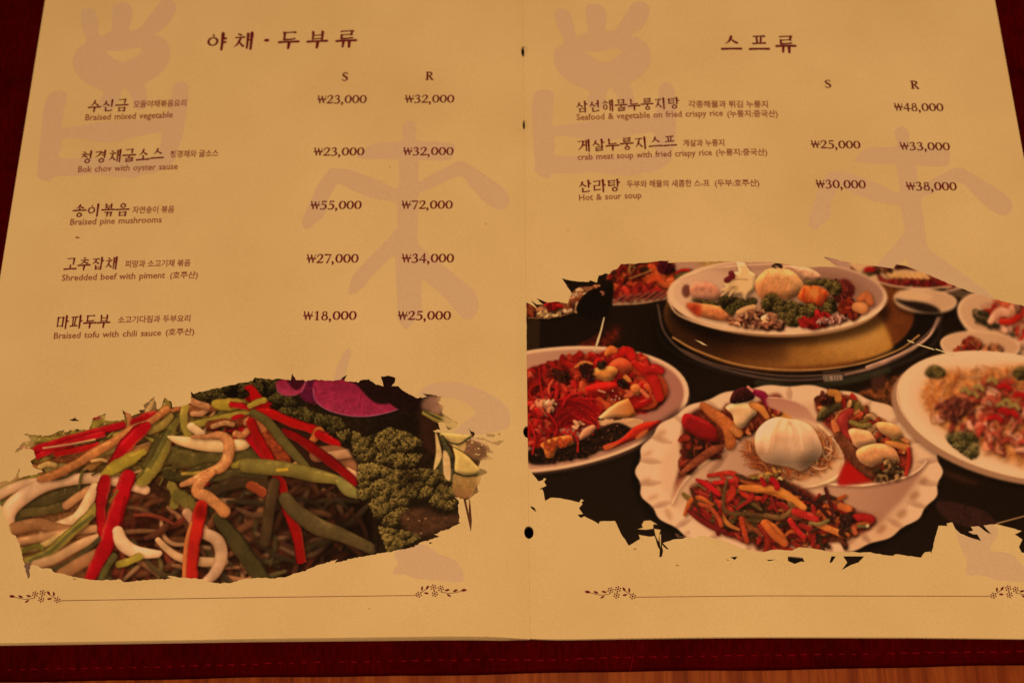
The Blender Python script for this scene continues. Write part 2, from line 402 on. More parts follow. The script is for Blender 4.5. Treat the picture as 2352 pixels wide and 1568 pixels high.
def paint_left():
    c=Canvas(-60,775,1200,1375,rgb(52,27,14),S=1.0,seed=5)
    T,PL=c.tube,c.poly
    RED=rgb(196,14,22);RED2=rgb(150,8,14);DRED=rgb(110,10,8);GRN=rgb(128,118,40);LG=rgb(150,134,46);DG=rgb(62,58,26);MEAT=rgb(196,112,58);WH=rgb(234,188,134);ON=rgb(176,120,68);BR=rgb(118,58,26)
    # backdrop zones
    c.mul('B',900,400,500,300,0,(.45,.35,.35),30)
    PL('A',[(-60,780),(300,740),(700,820),(680,1480),(200,1460),(0,1050)],rgb(136,82,42),soft=8,tex=.12)
    PL('A',[(600,760),(1100,650),(1150,900),(1000,1480),(600,1480)],rgb(96,48,24),soft=14,tex=.15)
    PL('A',[(1000,700),(1829,700),(1829,1560),(1000,1560)],rgb(66,34,18),soft=14,tex=.2)
    PL('A',[(200,480),(900,330),(1300,300),(1500,560),(1250,760),(700,700),(300,700)],rgb(120,92,36),soft=8,tex=.15)
    PL('B',[(0,230),(700,220),(1220,330),(1250,560),(700,560),(250,420),(0,330)],rgb(36,22,10),soft=4,tex=.2)
    # parsley top back
    c.parsley('B',[(0,225),(190,232),(240,340),(400,440),(560,470),(600,520),(560,600),(420,560),(300,500),(150,420),(60,300),(0,260)],520,dark=(.10,.075,.03),light=(.42,.38,.17),r=(1.3,2.7),clump=14)
    # wedge of dark greens top-left of photo
    c.parsley('A',[(1345,190),(1500,150),(1640,120),(1829,80),(1829,230),(1500,240),(1400,235)],220,dark=(.07,.05,.02),light=(.36,.32,.14),r=(1.5,3))
    # back strands: bottom-right dim zone
    dim=[((30,1090),(110,900),(190,860),34,rgb(72,50,28)),((60,1300),(90,1100),(140,900),38,rgb(78,56,30)),((0,1000),(60,1060),(150,1020),30,rgb(118,56,28)),((200,860),(330,900),(420,950),44,rgb(86,30,16)),((0,910),(60,930),(100,990),46,rgb(110,34,18)),((0,1180),(90,1240),(180,1300),28,rgb(96,50,26)),((240,1100),(200,1250),(160,1400),30,rgb(70,34,18)),((100,1330),(200,1180),(380,1130),30,rgb(64,30,16)),((380,1050),(560,1020),(700,1000),36,rgb(62,20,12)),((450,1180),(600,1100),(720,1150),40,rgb(44,24,14)),((0,1380),(160,1440),(320,1420),34,rgb(80,36,18)),((430,1330),(560,1300),(700,1330),36,rgb(58,32,18))]
    for a,b,d,w,col in dim: T('B',[a,b,d],w,col,tex=.1,gloss=.1)
    c.shreds('B',[(0,850),(250,860),(700,1000),(780,1300),(330,1400),(0,1450)],60,[rgb(92,44,24),rgb(72,42,22),rgb(104,44,24),rgb(60,44,24),rgb(84,32,18)],w=(8,16),L=(50,120),gloss=.05,tex=.12,curl=.12,shadow=.3)
    c.soft('B',[(0,850),(250,860),(700,1000),(780,1300),(330,1400),(0,1450)],3)
    c.mul('B',420,1200,480,330,0,(.72,.66,.62),30)
    c.mul('B',620,1140,220,140,0,(.6,.55,.5),18)
    # dim strands under A centre
    for a,b,d,w,col in [((1000,1080),(1180,1120),(1330,1060),50,rgb(122,62,32)),((950,1180),(1130,1140),(1300,1100),44,rgb(108,50,26)),((960,950),(1000,1050),(930,1200),60,rgb(96,30,14)),((1000,900),(1150,960),(1300,900),40,rgb(60,36,18)),((1450,1000),(1600,1040),(1829,1030),44,rgb(150,98,58)),((1500,1150),(1650,1100),(1760,1180),60,rgb(120,66,38)),((1440,1390),(1600,1380),(1780,1390),50,rgb(126,62,34)),((1030,1470),(960,1400),(1060,1370),60,rgb(124,66,34)),((1640,1050),(1700,1200),(1800,1350),80,rgb(100,54,30)),((1000,1300),(1060,1400),(1200,1440),40,rgb(70,46,20))]:
        T('A',[a,b,d],w,col,tex=.1,gloss=.12)
    c.shreds('A',[(900,900),(1829,900),(1829,1460),(900,1460)],45,[rgb(118,62,34),rgb(94,48,26),rgb(74,52,26),rgb(136,84,50),rgb(92,36,20)],w=(8,17),L=(45,110),gloss=.08,tex=.1,curl=.15,shadow=.3)
    c.soft('A',[(900,860),(1829,860),(1829,1480),(900,1480)],2.6)
    c.mul('A',1120,1180,180,200,0,(.62,.55,.5),22)
    c.mul('A',1500,1250,260,200,0,(.75,.68,.62),26)
    pal2=[rgb(150,94,56),rgb(122,66,38),rgb(100,84,44),rgb(110,58,32),rgb(176,122,78),rgb(134,50,30),rgb(74,56,32),rgb(92,44,26)]
    c.shreds('A',[(930,960),(1829,900),(1829,1480),(700,1480),(800,1250)],64,pal2,w=(9,17),L=(50,120),gloss=.2,tex=.06,curl=.22,shadow=.5,ang=.3,spread=.9)
    c.shreds('B',[(0,900),(300,880),(620,1030),(740,1290),(300,1400),(0,1440)],58,[k*.72 for k in pal2],w=(8,16),L=(50,120),gloss=.12,tex=.08,curl=.22,shadow=.5,ang=.4,spread=.8)
    c.soft('A',[(900,860),(1829,860),(1829,1480),(700,1480)],1.6); c.soft('B',[(0,850),(250,860),(700,1000),(780,1300),(0,1450)],2)
    c.mul('B',560,1200,300,200,20,(.74,.68,.62),40)
    T('A',[(1500,1030,60),(1600,1150,110),(1720,1320,120),(1829,1470,110)],90,rgb(66,58,28),tex=.12,gloss=.06,cut=True)
    # long left strands
    T('A',[(110,1050),(260,960),(430,880),(600,845)],110,rgb(74,62,30),tex=.16,gloss=.05,cut=True)
    T('A',[(140,1010),(330,990),(470,950)],70,rgb(92,76,36),tex=.18,gloss=.1,cut=True)
    T('A',[(-40,930),(60,930),(90,880)],40,rgb(88,92,34),cut=True)
    T('A',[(-50,870),(150,790),(300,745),(450,745)],36,rgb(120,112,40),tex=.12,cut=True)
    T('A',[(-40,905),(60,850),(180,810),(330,790)],70,rgb(206,158,110))
    T('A',[(60,1130,80),(60,1000,110),(160,900,110),(330,810,96),(560,772,80),(760,778,80),(1010,850,70)],84,rgb(222,172,122),tex=.03,gloss=.25)
    T('A',[(460,960),(540,900),(620,850)],60,rgb(196,130,78))
    T('A',[(310,1140),(470,1080),(560,1020),(660,840)],80,rgb(222,176,120),gloss=.3)
    T('A',[(100,1120),(260,1090),(420,1130),(600,1150)],90,rgb(158,100,56),tex=.08,gloss=.1)
    T('A',[(130,1210),(300,1180),(560,1130),(680,1120)],60,rgb(190,130,80),tex=.06)
    T('A',[(100,1280),(260,1250),(420,1170),(560,1090),(680,1000)],44,rgb(196,160,90),tex=.08)
    T('A',[(180,1350),(330,1290),(470,1170),(600,1050),(680,960)],70,rgb(146,128,52),tex=.1,gloss=.2,cut=True)
    T('A',[(200,1350),(360,1270),(500,1140),(650,1030)],22,rgb(92,96,44),shadow=0,cut=True)
    T('A',[(250,1370),(380,1330),(560,1230),(700,1180)],70,rgb(206,152,98),gloss=.15)
    T('A',[(350,1410),(480,1360),(600,1270),(720,1170)],36,rgb(74,64,34),tex=.15,cut=True)
    T('A',[(430,1440),(560,1360),(700,1290)],90,rgb(170,108,64),tex=.05,gloss=.1)
    T('A',[(130,1290),(240,1240),(300,1260)],36,rgb(104,98,34),cut=True)
    # fine layered strips filling the mound
    mound=[(240,560),(500,460),(900,360),(1200,300),(1500,280),(1829,330),(1829,700),(1500,800),(1200,760),(900,760),(600,720),(330,680)]
    c.shreds('A',mound,120,[rgb(140,126,50),rgb(104,96,40),rgb(170,22,22),rgb(196,140,86),rgb(80,70,32),rgb(160,134,60),rgb(176,104,54)],w=(4,11),L=(50,120),ang=-.45,spread=.5,curl=.18,gloss=.3)
    # upper mound greens
    T('A',[(230,500),(400,500),(560,460),(720,410),(900,370)],44,rgb(128,118,44),tex=.14,cut=True)
    T('A',[(650,400),(700,360),(780,370)],60,rgb(134,122,44),cut=True)
    T('A',[(620,690),(720,620),(900,600),(1100,560)],80,rgb(150,96,44),tex=.15,cut=True)
    T('A',[(330,700),(560,640),(800,560)],60,rgb(150,132,66),tex=.14)
    T('A',[(800,480),(950,440),(1100,380)],80,rgb(142,120,48),tex=.15,cut=True)
    T('A',[(1020,700),(1090,560),(1170,440),(1240,340)],90,rgb(70,62,26),tex=.14,gloss=.15,cut=True)
    T('A',[(1040,440),(1130,400),(1180,340)],60,rgb(156,130,56))
    T('A',[(860,290,14),(900,350,40),(900,440,60)],50,rgb(190,112,62))
    T('A',[(1075,215,8),(1040,280,34),(1000,330,20)],30,rgb(158,110,58))
    T('A',[(1160,215,30),(1160,270,60),(1130,300,60)],40,rgb(120,104,44),cut=True)
    T('A',[(650,355),(700,345)],20,RED,cut=True)
    # red strips upper-left
    T('A',[(240,570),(330,540),(540,480),(690,440),(870,395)],52,RED,tex=.04,cut=True)
    T('A',[(250,620),(360,570),(520,510),(730,455)],50,rgb(206,20,26),cut=True)
    T('A',[(380,600),(520,575),(690,535)],48,rgb(190,20,18),cut=True)
    T('A',[(930,390),(1010,350),(1080,330)],70,rgb(176,14,18),cut=True)
    T('A',[(300,560),(500,530),(660,500)],14,rgb(206,150,98),shadow=.2)
    T('A',[(560,610,20),(720,545,30),(900,450,40)],30,rgb(170,124,60))
    # meat left long
    T('A',[(220,700,26),(330,655,30),(500,640,36),(640,580,30)],30,BR,tex=.2,rag=.5)
    T('A',[(280,775,50),(390,740,66),(540,665,60),(660,590,70),(800,510,60),(920,430,64),(1040,380,50),(1160,290,56)],58,MEAT,col2=rgb(190,110,56),tex=.15,rag=.5,gloss=.25)
    T('A',[(220,680),(270,700),(290,730)],22,rgb(170,96,50),tex=.2,rag=.5)
    T('A',[(740,650),(700,640),(640,650)],24,rgb(200,150,84),rag=.6)
    T('A',[(280,690),(330,670),(380,680)],40,rgb(190,150,80),rag=.5,tex=.15)
    T('A',[(1200,300,30),(1260,280,40),(1340,290,70),(1420,300,50),(1490,275,46)],50,rgb(160,84,44),tex=.2,rag=.5)
    T('A',[(1340,320),(1400,320),(1440,290)],40,rgb(206,138,88),tex=.1)
    T('A',[(1330,230),(1370,250),(1440,270)],50,rgb(190,120,72),tex=.15,rag=.6)
    # centre greens
    T('A',[(1160,600),(1260,620),(1400,640),(1550,620),(1829,600)],130,rgb(84,74,32),tex=.14,gloss=.2,cut=True)
    T('A',[(1150,740),(1260,760),(1400,700),(1560,680)],70,rgb(62,54,24),tex=.15,cut=True)
    T('A',[(1260,740),(1400,730),(1500,690)],26,rgb(150,120,44),shadow=.2,cut=True)
    T('A',[(970,800,60),(1020,760,90),(1110,620,96),(1160,500,80),(1210,400,60),(1260,350,40)],88,rgb(148,134,50),col2=rgb(92,84,34),tex=.08,gloss=.25,cut=True)
    T('A',[(1035,700,30),(1110,560,40),(1180,430,36)],30,rgb(74,74,34),shadow=0,alpha=.7,gloss=0,cut=True)
    T('A',[(1290,265),(1275,340),(1285,410),(1310,470)],60,rgb(140,124,46),tex=.08,cut=True)
    T('A',[(1320,400),(1450,370),(1620,330),(1740,290),(1860,235)],52,rgb(150,132,46),tex=.06,cut=True)
    T('A',[(1490,250,50),(1560,260,90),(1700,250,70),(1780,240,50)],60,rgb(158,134,40),tex=.06,cut=True)
    T('A',[(1600,255),(1700,270),(1860,310)],42,RED,cut=True)
    T('A',[(1330,410),(1370,440),(1400,460)],60,rgb(222,180,122))
    T('A',[(1170,480,16),(1240,505,60),(1380,530,90),(1540,545,90),(1680,535,80),(1735,525,40)],70,rgb(226,184,120),gloss=.3,tex=.02)
    T('A',[(1620,690),(1720,665),(1860,690)],60,rgb(140,124,42),tex=.08,cut=True)
    T('A',[(1450,760),(1600,740),(1860,760)],90,rgb(72,62,30),tex=.14,cut=True)
    T('A',[(1480,860),(1650,800),(1860,820)],90,rgb(64,44,24),tex=.14,cut=True)
    T('A',[(1190,820),(1220,880),(1210,960)],70,rgb(132,116,44),tex=.12,cut=True)
    T('A',[(1240,890),(1290,920),(1340,970)],100,rgb(104,92,38),tex=.2,cut=True)
    T('A',[(1740,820),(1780,840),(1829,870)],70,rgb(158,60,30),cut=True)
    # red pepper pieces
    T('A',[(760,700,40),(850,570,90),(950,460,100),(1030,400,60)],90,RED,tex=.02,gloss=.15,cut=True)
    T('A',[(720,750,50),(790,700,90),(900,640,90),(1010,580,40)],70,rgb(158,138,44),tex=.07,gloss=.3,cut=True)
    T('A',[(735,770,80),(715,860,90),(700,960,70),(705,1080,70),(720,1160,70)],80,rgb(186,14,20),tex=.02,gloss=.12,cut=True)
    T('A',[(895,750,100),(860,840,110),(820,980,110),(780,1100,110),(740,1240,110),(680,1360,100),(620,1475,80)],104,rgb(200,14,22),tex=.02,gloss=.14,cut=True)
    T('A',[(870,900,20),(850,1020,30),(840,1150,30)],24,rgb(120,10,10),shadow=0,alpha=.5,gloss=0)
    T('A',[(760,940),(800,880),(820,850)],18,rgb(130,90,30),shadow=0,cut=True)
    PL('A',[(1610,350),(1690,325),(1740,380),(1829,500),(1900,640),(1829,640),(1740,540),(1650,420)],RED,shadow=.5,tex=.03)
    PL('A',[(1700,140),(1760,125),(1829,210),(1900,260),(1829,250),(1750,250),(1705,215),(1745,190)],rgb(200,10,16),shadow=.4,tex=.02)
    # meat centre curl
    T('A',[(1460,400),(1550,385),(1640,390),(1730,360)],60,rgb(130,52,24),tex=.25,rag=.6)
    T('A',[(1480,410),(1560,385),(1620,395)],36,rgb(210,142,84),tex=.25,rag=.6)
    T('A',[(1640,460),(1690,470),(1720,440)],50,rgb(190,110,60),tex=.25,rag=.6)
    T('A',[(1720,380),(1780,400),(1829,440)],60,rgb(190,120,66),tex=.25,rag=.6)
    T('A',[(1340,480,26),(1440,480,36),(1530,470,60),(1590,520,76),(1585,620,80),(1540,690,76),(1450,730,60),(1330,790,50),(1265,815,36)],62,rgb(206,128,72),tex=.14,rag=.5,gloss=.35)
    T('A',[(1470,730,60),(1400,790,80),(1370,860,80),(1440,900,90),(1510,950,80),(1560,1000,90)],80,rgb(204,124,68),tex=.15,rag=.5,gloss=.35)
    # bottom white sprouts
    T('A',[(820,1140,80),(850,1220,100),(940,1280,90),(1080,1295,60),(1110,1290,40)],80,WH,gloss=.35,tex=.02)
    T('A',[(1100,1200,44),(1160,1260,50),(1250,1320,60),(1400,1350,70),(1560,1350,60)],56,rgb(212,160,106),gloss=.3)
    T('A',[(1300,1010),(1350,1070),(1420,1130)],70,rgb(190,134,92))
    T('A',[(1420,1150,80),(1510,1200,90),(1540,1300,90),(1500,1420,80),(1430,1490,60)],84,rgb(206,156,110),gloss=.3)
    T('A',[(820,1370),(890,1350),(980,1310)],56,rgb(150,134,46),cut=True)
    T('A',[(700,1470),(740,1390),(800,1300)],50,rgb(88,84,40),tex=.12,cut=True)
    T('A',[(1405,950,90),(1380,1060,100),(1350,1200,100),(1330,1350,100),(1325,1500,110)],100,rgb(214,34,22),tex=.03,gloss=.15,cut=True)
    T('A',[(1330,1080,20),(1300,1200,30),(1285,1350,30),(1280,1480,30)],26,rgb(226,116,58),shadow=0,gloss=0)
    c.mul('A',1400,1010,40,60,0,(.75,.5,.5),6)
    # right side (B): long strips
    T('B',[(-30,330),(60,420),(130,540),(160,720)],90,rgb(120,10,10),alpha=0)
    PL('B',[(0,270),(40,300),(110,380),(130,430),(50,420),(0,350)],rgb(196,10,14))
    T('B',[(20,420,30),(120,440,60),(260,500,60),(400,545,60),(480,590,50)],56,rgb(206,16,14),tex=.03,cut=True)
    T('B',[(-10,400),(50,370),(90,360)],40,rgb(160,136,44),cut=True)
    T('B',[(30,500),(90,560),(120,600)],80,rgb(196,100,50),tex=.3,rag=.6)
    T('B',[(100,600),(160,650),(210,740)],90,rgb(150,56,26),tex=.3,rag=.6)
    T('B',[(430,560,70),(400,600,50),(370,630,30)],44,rgb(206,104,46),tex=.2,rag=.6)
    T('B',[(420,570),(480,600),(550,640)],56,rgb(190,10,14),cut=True)
    T('B',[(420,700),(560,700),(680,800)],100,rgb(150,90,54),tex=.08,gloss=.15)
    T('B',[(500,710),(570,700),(640,690)],60,rgb(206,146,96))
    T('B',[(610,800),(660,830),(690,850)],40,rgb(206,150,100))
    T('B',[(200,550,40),(300,600,56),(430,690,64),(560,790,60),(670,890,50)],60,rgb(150,10,12),tex=.04,gloss=.15,cut=True)
    T('B',[(0,490,60),(40,580,60),(90,670,60),(140,760,60)],60,rgb(180,14,14),cut=True)
    T('B',[(20,440,50),(110,500,60),(200,610,64),(270,690,60),(350,780,50)],60,rgb(92,82,38),tex=.1,gloss=.2)
    T('B',[(280,760),(330,840),(390,850)],30,rgb(190,130,80))
    T('B',[(160,830,60),(200,900,60),(230,1050,60),(290,1200,70),(320,1380,60)],62,rgb(166,14,12),tex=.05,gloss=.12,cut=True)
    T('B',[(-30,770,90),(100,780,100),(240,795,90),(400,830,90),(540,860,60),(600,900,60)],84,rgb(120,108,46),tex=.1,gloss=.2)
    T('B',[(170,800),(230,795)],22,rgb(196,160,44),shadow=0)
    T('B',[(560,870,60),(610,920,80),(670,950,60)],60,rgb(118,114,54),tex=.08)
    T('B',[(220,980,90),(290,1060,100),(420,1150,110),(560,1200,90),(760,1290,70)],96,rgb(88,72,38),tex=.16,gloss=.12)
    T('B',[(150,880),(120,1050),(90,1250)],70,rgb(74,52,28),tex=.12,gloss=.1)
    # right block: parsley mass
    PL('B',[(560,560),(760,540),(1100,560),(1180,800),(1300,900),(1310,1130),(1180,1210),(860,1315),(780,1290),(760,1000),(680,960),(690,800)],rgb(34,20,10),soft=3,tex=.2)
    c.mul('B',980,520,240,80,0,(.6,.55,.5),16)
    LT=(.68,.58,.27)
    c.parsley('B',[(540,560),(620,540),(690,570),(700,620),(640,640),(560,620)],110,light=LT)
    c.parsley('B',[(640,650),(700,600),(820,560),(870,530),(980,560),(1030,590),(1110,640),(1080,700),(1040,770),(940,790),(840,760),(760,770),(680,750),(640,700)],760,dark=(.12,.09,.035),light=LT)
    c.parsley('B',[(680,760),(760,750),(880,790),(960,800),(1020,790),(1120,790),(1210,800),(1285,890),(1295,960),(1300,1050),(1240,1060),(1140,1020),(1100,960),(1050,985),(1000,1050),(950,1090),(930,1170),(830,1160),(770,1080),(740,1000),(680,980),(672,860)],1700,dark=(.13,.10,.04),light=LT)
    c.parsley('B',[(800,1150),(920,1170),(1040,1190),(1070,1220),(960,1290),(860,1310),(830,1240)],360,light=LT)
    c.mul('B',1000,860,70,60,0,(.55,.5,.45),10)
    c.mul('B',1180,880,30,60,0,(.6,.55,.5),8)
    PL('B',[(960,1060),(1080,1040),(1200,1080),(1305,1080),(1300,1130),(1100,1210),(1000,1180),(940,1130)],rgb(78,46,26),soft=5,tex=.15)
    for x,y in [(990,1105),(1060,1115),(1100,1102),(1070,1195)]: c.dot(574.2+x/2.731,786.7+y/2.731,3.5,rgb(170,120,76),ry=2.2)
    # orchid petals
    PL('B',[(300,235),(420,230),(560,240),(480,380),(330,360)],rgb(100,18,44),soft=1,tex=.08)
    PL('B',[(165,250),(230,228),(330,238),(350,262),(322,310),(280,330),(210,330),(170,300)],rgb(156,28,56),tex=.06,grad=(0,1,rgb(186,52,78)))
    PL('B',[(235,228),(340,232),(320,280),(290,300),(250,270)],rgb(70,14,26),soft=1.5)
    PL('B',[(390,290),(400,255),(425,236),(520,230),(640,236),(760,250),(860,275),(950,290),(1000,350),(960,400),(880,435),(760,460),(680,463),(600,455),(500,428),(425,385)],rgb(140,20,46),tex=.08,shadow=.5,grad=(-.3,1,rgb(192,46,74)))
    import math as _m
    for i in range(46):
        t=-.15+1.25*i/45; ex,ey=395+610*t,(290+172*_m.sin(_m.pi*min(max(t*.93+.06,0),1)))
        sx,sy=690+40*t,262+10*t
        T('B',[(sx,sy),((sx+ex)/2+c.rng.uniform(-8,8),(sy+ey)/2+c.rng.uniform(-4,4)),(ex,ey)],c.rng.uniform(3,8),rgb(206,66,96) if i%2 else rgb(116,12,36),shadow=0,gloss=0,soft=2,alpha=.2)
    PL('B',[(600,236),(660,262),(700,300),(740,345),(790,380),(840,387),(885,375),(905,345),(895,310),(870,285),(930,285),(900,220),(700,225)],rgb(34,12,10),soft=1.5,tex=.1)
    T('B',[(394,290),(402,350),(440,395),(500,428),(600,455),(700,463),(800,452),(890,430),(960,400),(1000,352)],7,rgb(200,110,136),shadow=0,gloss=0,soft=1.5,alpha=.75)
    T('B',[(170,260),(175,310),(230,335),(290,328)],5,rgb(196,96,120),shadow=0,gloss=0,soft=1.5,alpha=.7)
    T('B',[(350,240),(322,310)],7,rgb(190,84,110),shadow=0,gloss=0)
    c.specks('B',[(480,380),(700,400),(900,390),(900,430),(700,450),(520,430)],26,(.8,.5,.55),(.5,1))
    # petals / cucumber at right
    PL('B',[(820,205),(905,215),(940,280),(1040,350),(1120,335),(1100,400),(1000,440),(900,400),(800,300)],rgb(30,10,10),soft=1,tex=.15)
    PL('B',[(1090,350),(1190,335),(1215,400),(1180,460),(1080,430)],rgb(120,84,66),soft=5,tex=.06,grad=(1,0,rgb(170,120,88)))
    PL('B',[(1060,440),(1140,445),(1200,545),(1170,700),(1080,640)],rgb(52,26,14),soft=5,tex=.1)
    T('B',[(1090,440,30),(1180,480,50),(1300,530,40)],40,rgb(150,136,60),tex=.1)
    T('B',[(1090,430),(1170,470),(1250,500)],12,rgb(58,60,28),shadow=0)
    PL('B',[(1200,560),(1290,570),(1400,590),(1540,640),(1530,720),(1430,740),(1300,680)],rgb(150,100,66),soft=2,tex=.08,grad=(1,1,rgb(108,72,46)))
    T('B',[(1380,600),(1450,620),(1560,660)],22,rgb(220,176,130),soft=2,gloss=0,shadow=0)
    PL('B',[(1160,560),(1185,620),(1200,720),(1150,800),(1165,680)],rgb(210,180,110),tex=.06)
    PL('B',[(1180,565),(1240,640),(1285,760),(1285,900),(1240,830),(1180,790),(1210,680)],rgb(62,62,34),tex=.25)
    PL('B',[(1180,790),(1215,700),(1215,800),(1200,820)],rgb(62,62,34),tex=.2)
    PL('B',[(1210,680),(1250,720),(1255,860),(1215,830)],rgb(214,176,112),tex=.05)
    PL('B',[(1200,565),(1380,580),(1370,610),(1300,635),(1220,610)],rgb(196,170,92),tex=.04,shade=4)
    PL('B',[(1240,615),(1350,620),(1330,700),(1280,660)],rgb(196,160,92),tex=.04)
    T('B',[(1200,580),(1240,620),(1310,635),(1380,590)],11,rgb(56,58,30),shadow=.2)
    PL('B',[(1270,640),(1350,700),(1420,770),(1450,800),(1400,835),(1290,815),(1285,720)],rgb(200,172,92),shade=6,tex=.04)
    PL('B',[(1280,820),(1400,840),(1470,830),(1420,900),(1370,985),(1280,950)],rgb(178,142,74),tex=.08,grad=(0,1,rgb(140,90,48)))
    T('B',[(1270,650),(1340,690),(1410,740)],7,rgb(66,60,28),shadow=0)
    T('B',[(1280,815),(1350,835),(1420,825),(1445,790),(1440,770)],12,rgb(52,52,28),shadow=.2)
    # spike fragments
    PL('B',[(1335,975),(1400,975),(1400,1190),(1370,1190)],rgb(92,52,32),sm=False)
    PL('A',[(150,1360),(215,1360),(215,1480),(150,1480)],rgb(120,86,70),sm=False)
    c.specks('A',[(600,300),(1700,300),(1829,700),(1500,900),(700,1100),(300,1250),(200,800)],130,r=(.5,1.2))
    c.soft('A',[(-60,1080),(400,1150),(600,1300),(900,1480),(0,1480)],1.6)
    c.grade()
    PG=rgb(203,149,80)
    for f,p,s_,al in (('B',[(1185,330),(1260,330),(1340,480),(1310,560),(1215,520),(1205,430)],5,.8),('B',[(1430,560),(1640,560),(1640,760),(1470,760),(1500,680),(1440,620)],6,.75),('B',[(1440,740),(1540,740),(1440,980),(1360,1010),(1420,900)],4,.6),
        ('A',[(40,560),(120,480),(250,470),(215,560),(150,620),(60,620)],7,.6),('A',[(-60,740),(120,690),(150,750),(40,830),(-60,840)],5,.6),('A',[(-60,930),(20,960),(60,1100),(80,1200),(-60,1200)],5,.55),('A',[(640,330),(760,300),(770,350),(700,370)],4,.4),('A',[(980,200),(1110,200),(1100,290),(1000,300)],4,.5)):
        c.poly(f,p,PG,soft=s_,alpha=al)
    for i in range(46):
        q=c.scatter('B',[(1190,340),(1400,330),(1330,560),(1600,560),(1560,760),(1440,740),(1300,560)],1)[0]; c.dot(q[0],q[1],c.rng.uniform(1,4),PG,ry=c.rng.uniform(.8,2.5),rot=c.rng.uniform(0,3),gl=0,flat=0,alpha=.8)
    for i in range(60):
        q=c.scatter('A',[(20,560),(250,440),(660,330),(1200,200),(1200,262),(700,400),(260,520),(120,620)],1)[0]; c.dot(q[0],q[1],c.rng.uniform(1,4),PG,ry=c.rng.uniform(.7,2),rot=c.rng.uniform(-.8,.2),gl=0,flat=0,alpha=.8)
    return c
def jag(P,amp,rng,step=5,skip=None):
    out=[]
    n=len(P)
    for i in range(n):
        a=np.array(P[i][:2]);b=np.array(P[(i+1)%n][:2]);L=np.hypot(*(b-a));k=max(1,int(L/step))
        nn=np.array([-(b-a)[1],(b-a)[0]])/(L+1e-9)
        for j in range(k):
            t=j/k
            out.append(tuple(a*(1-t)+b*t+nn*(rng.normal()*amp if j else 0)))
    return out
def outline_left(rng):
    A=[(-40,850),(0,800),(45,785),(70,795),(110,760),(135,700),(130,765),(250,745),(300,722),(230,690),(212,650),(250,625),(235,575),(170,560),(102,590),(150,530),(215,500),(195,468),(300,475),(350,470),(410,440),(450,430),(440,455),(520,430),(620,430),(655,345),(740,318),(735,365),(800,372),(870,362),(852,288),(915,338),(980,315),(965,298),(1010,290),(1000,262),(1078,202),(1095,292),(1125,272),(1148,208),(1195,238),(1200,276),(1255,270),(1328,245),(1333,165),(1347,183),(1500,145),(1620,120),(1760,92),(1775,68)]
    B=[(150,232),(180,225),(255,237),(265,192),(288,234),(380,237),(420,232),(520,240),(570,232),(614,197),(592,237),(680,252),(690,238),(745,229),(790,264),(838,274),(822,210),(865,206),(912,220),(908,250),(888,272),(930,272),(975,310),(1040,345),(1112,340),(1078,317),(1210,338),(1178,375),(1214,398),(1205,440),(1250,470),(1304,500),(1300,530),(1242,545),(1215,502),(1180,500),(1195,545),(1148,553),(1180,562),(1390,578),(1368,533),(1412,572),(1400,598),(1470,598),(1520,622),(1594,612),(1560,645),(1495,640),(1532,692),(1480,690),(1527,730),(1450,735),(1432,775),(1490,812),(1460,830),(1425,900),(1435,935),(1365,985),(1280,962),(1308,990),(1310,1125),(1322,1130),(1260,1160),(1215,1178),(1152,1200),(1188,1215),(1100,1242),(1000,1287),(860,1312),(700,1342),(630,1355),(533,1382),(550,1355),(430,1392),(330,1432),(230,1467),(130,1479),(50,1472)]
    A2=[(1700,1472),(1600,1500),(1500,1498),(1400,1472),(1270,1460),(1165,1452),(1198,1470),(1100,1473),(860,1492),(840,1475),(700,1480),(590,1470),(545,1462),(460,1440),(380,1425),(360,1400),(300,1398),(250,1375),(210,1378),(205,1462),(192,1468),(165,1350),(140,1240),(110,1170),(85,1160),(60,1100),(30,1040),(20,970),(-45,930)]
    main=fr('A',A)+fr('B',B)+fr('A',A2)
    frag=[fr('B',[(1338,978),(1352,952),(1358,1000),(1372,1070),(1372,985),(1382,985),(1392,1120),(1386,1188),(1368,1110)]),fr('A',[(480,365),(520,352),(520,340),(530,358),(560,372),(515,372)]),fr('A',[(640,355),(690,340),(700,350),(660,368)]),fr('B',[(1480,570),(1540,575),(1530,592),(1490,588)]),fr('B',[(1550,568),(1575,568),(1565,585)]),fr('A',[(340,468),(440,420),(455,432),(380,466)][::-1]),fr('B',[(1120,1250),(1145,1252),(1130,1262)]),fr('A',[(505,1468),(535,1470),(520,1476)]),fr('A',[(160,465),(200,460),(190,472)])]
    frag.pop(5)
    return [jag(main,.9,rng)]+frag
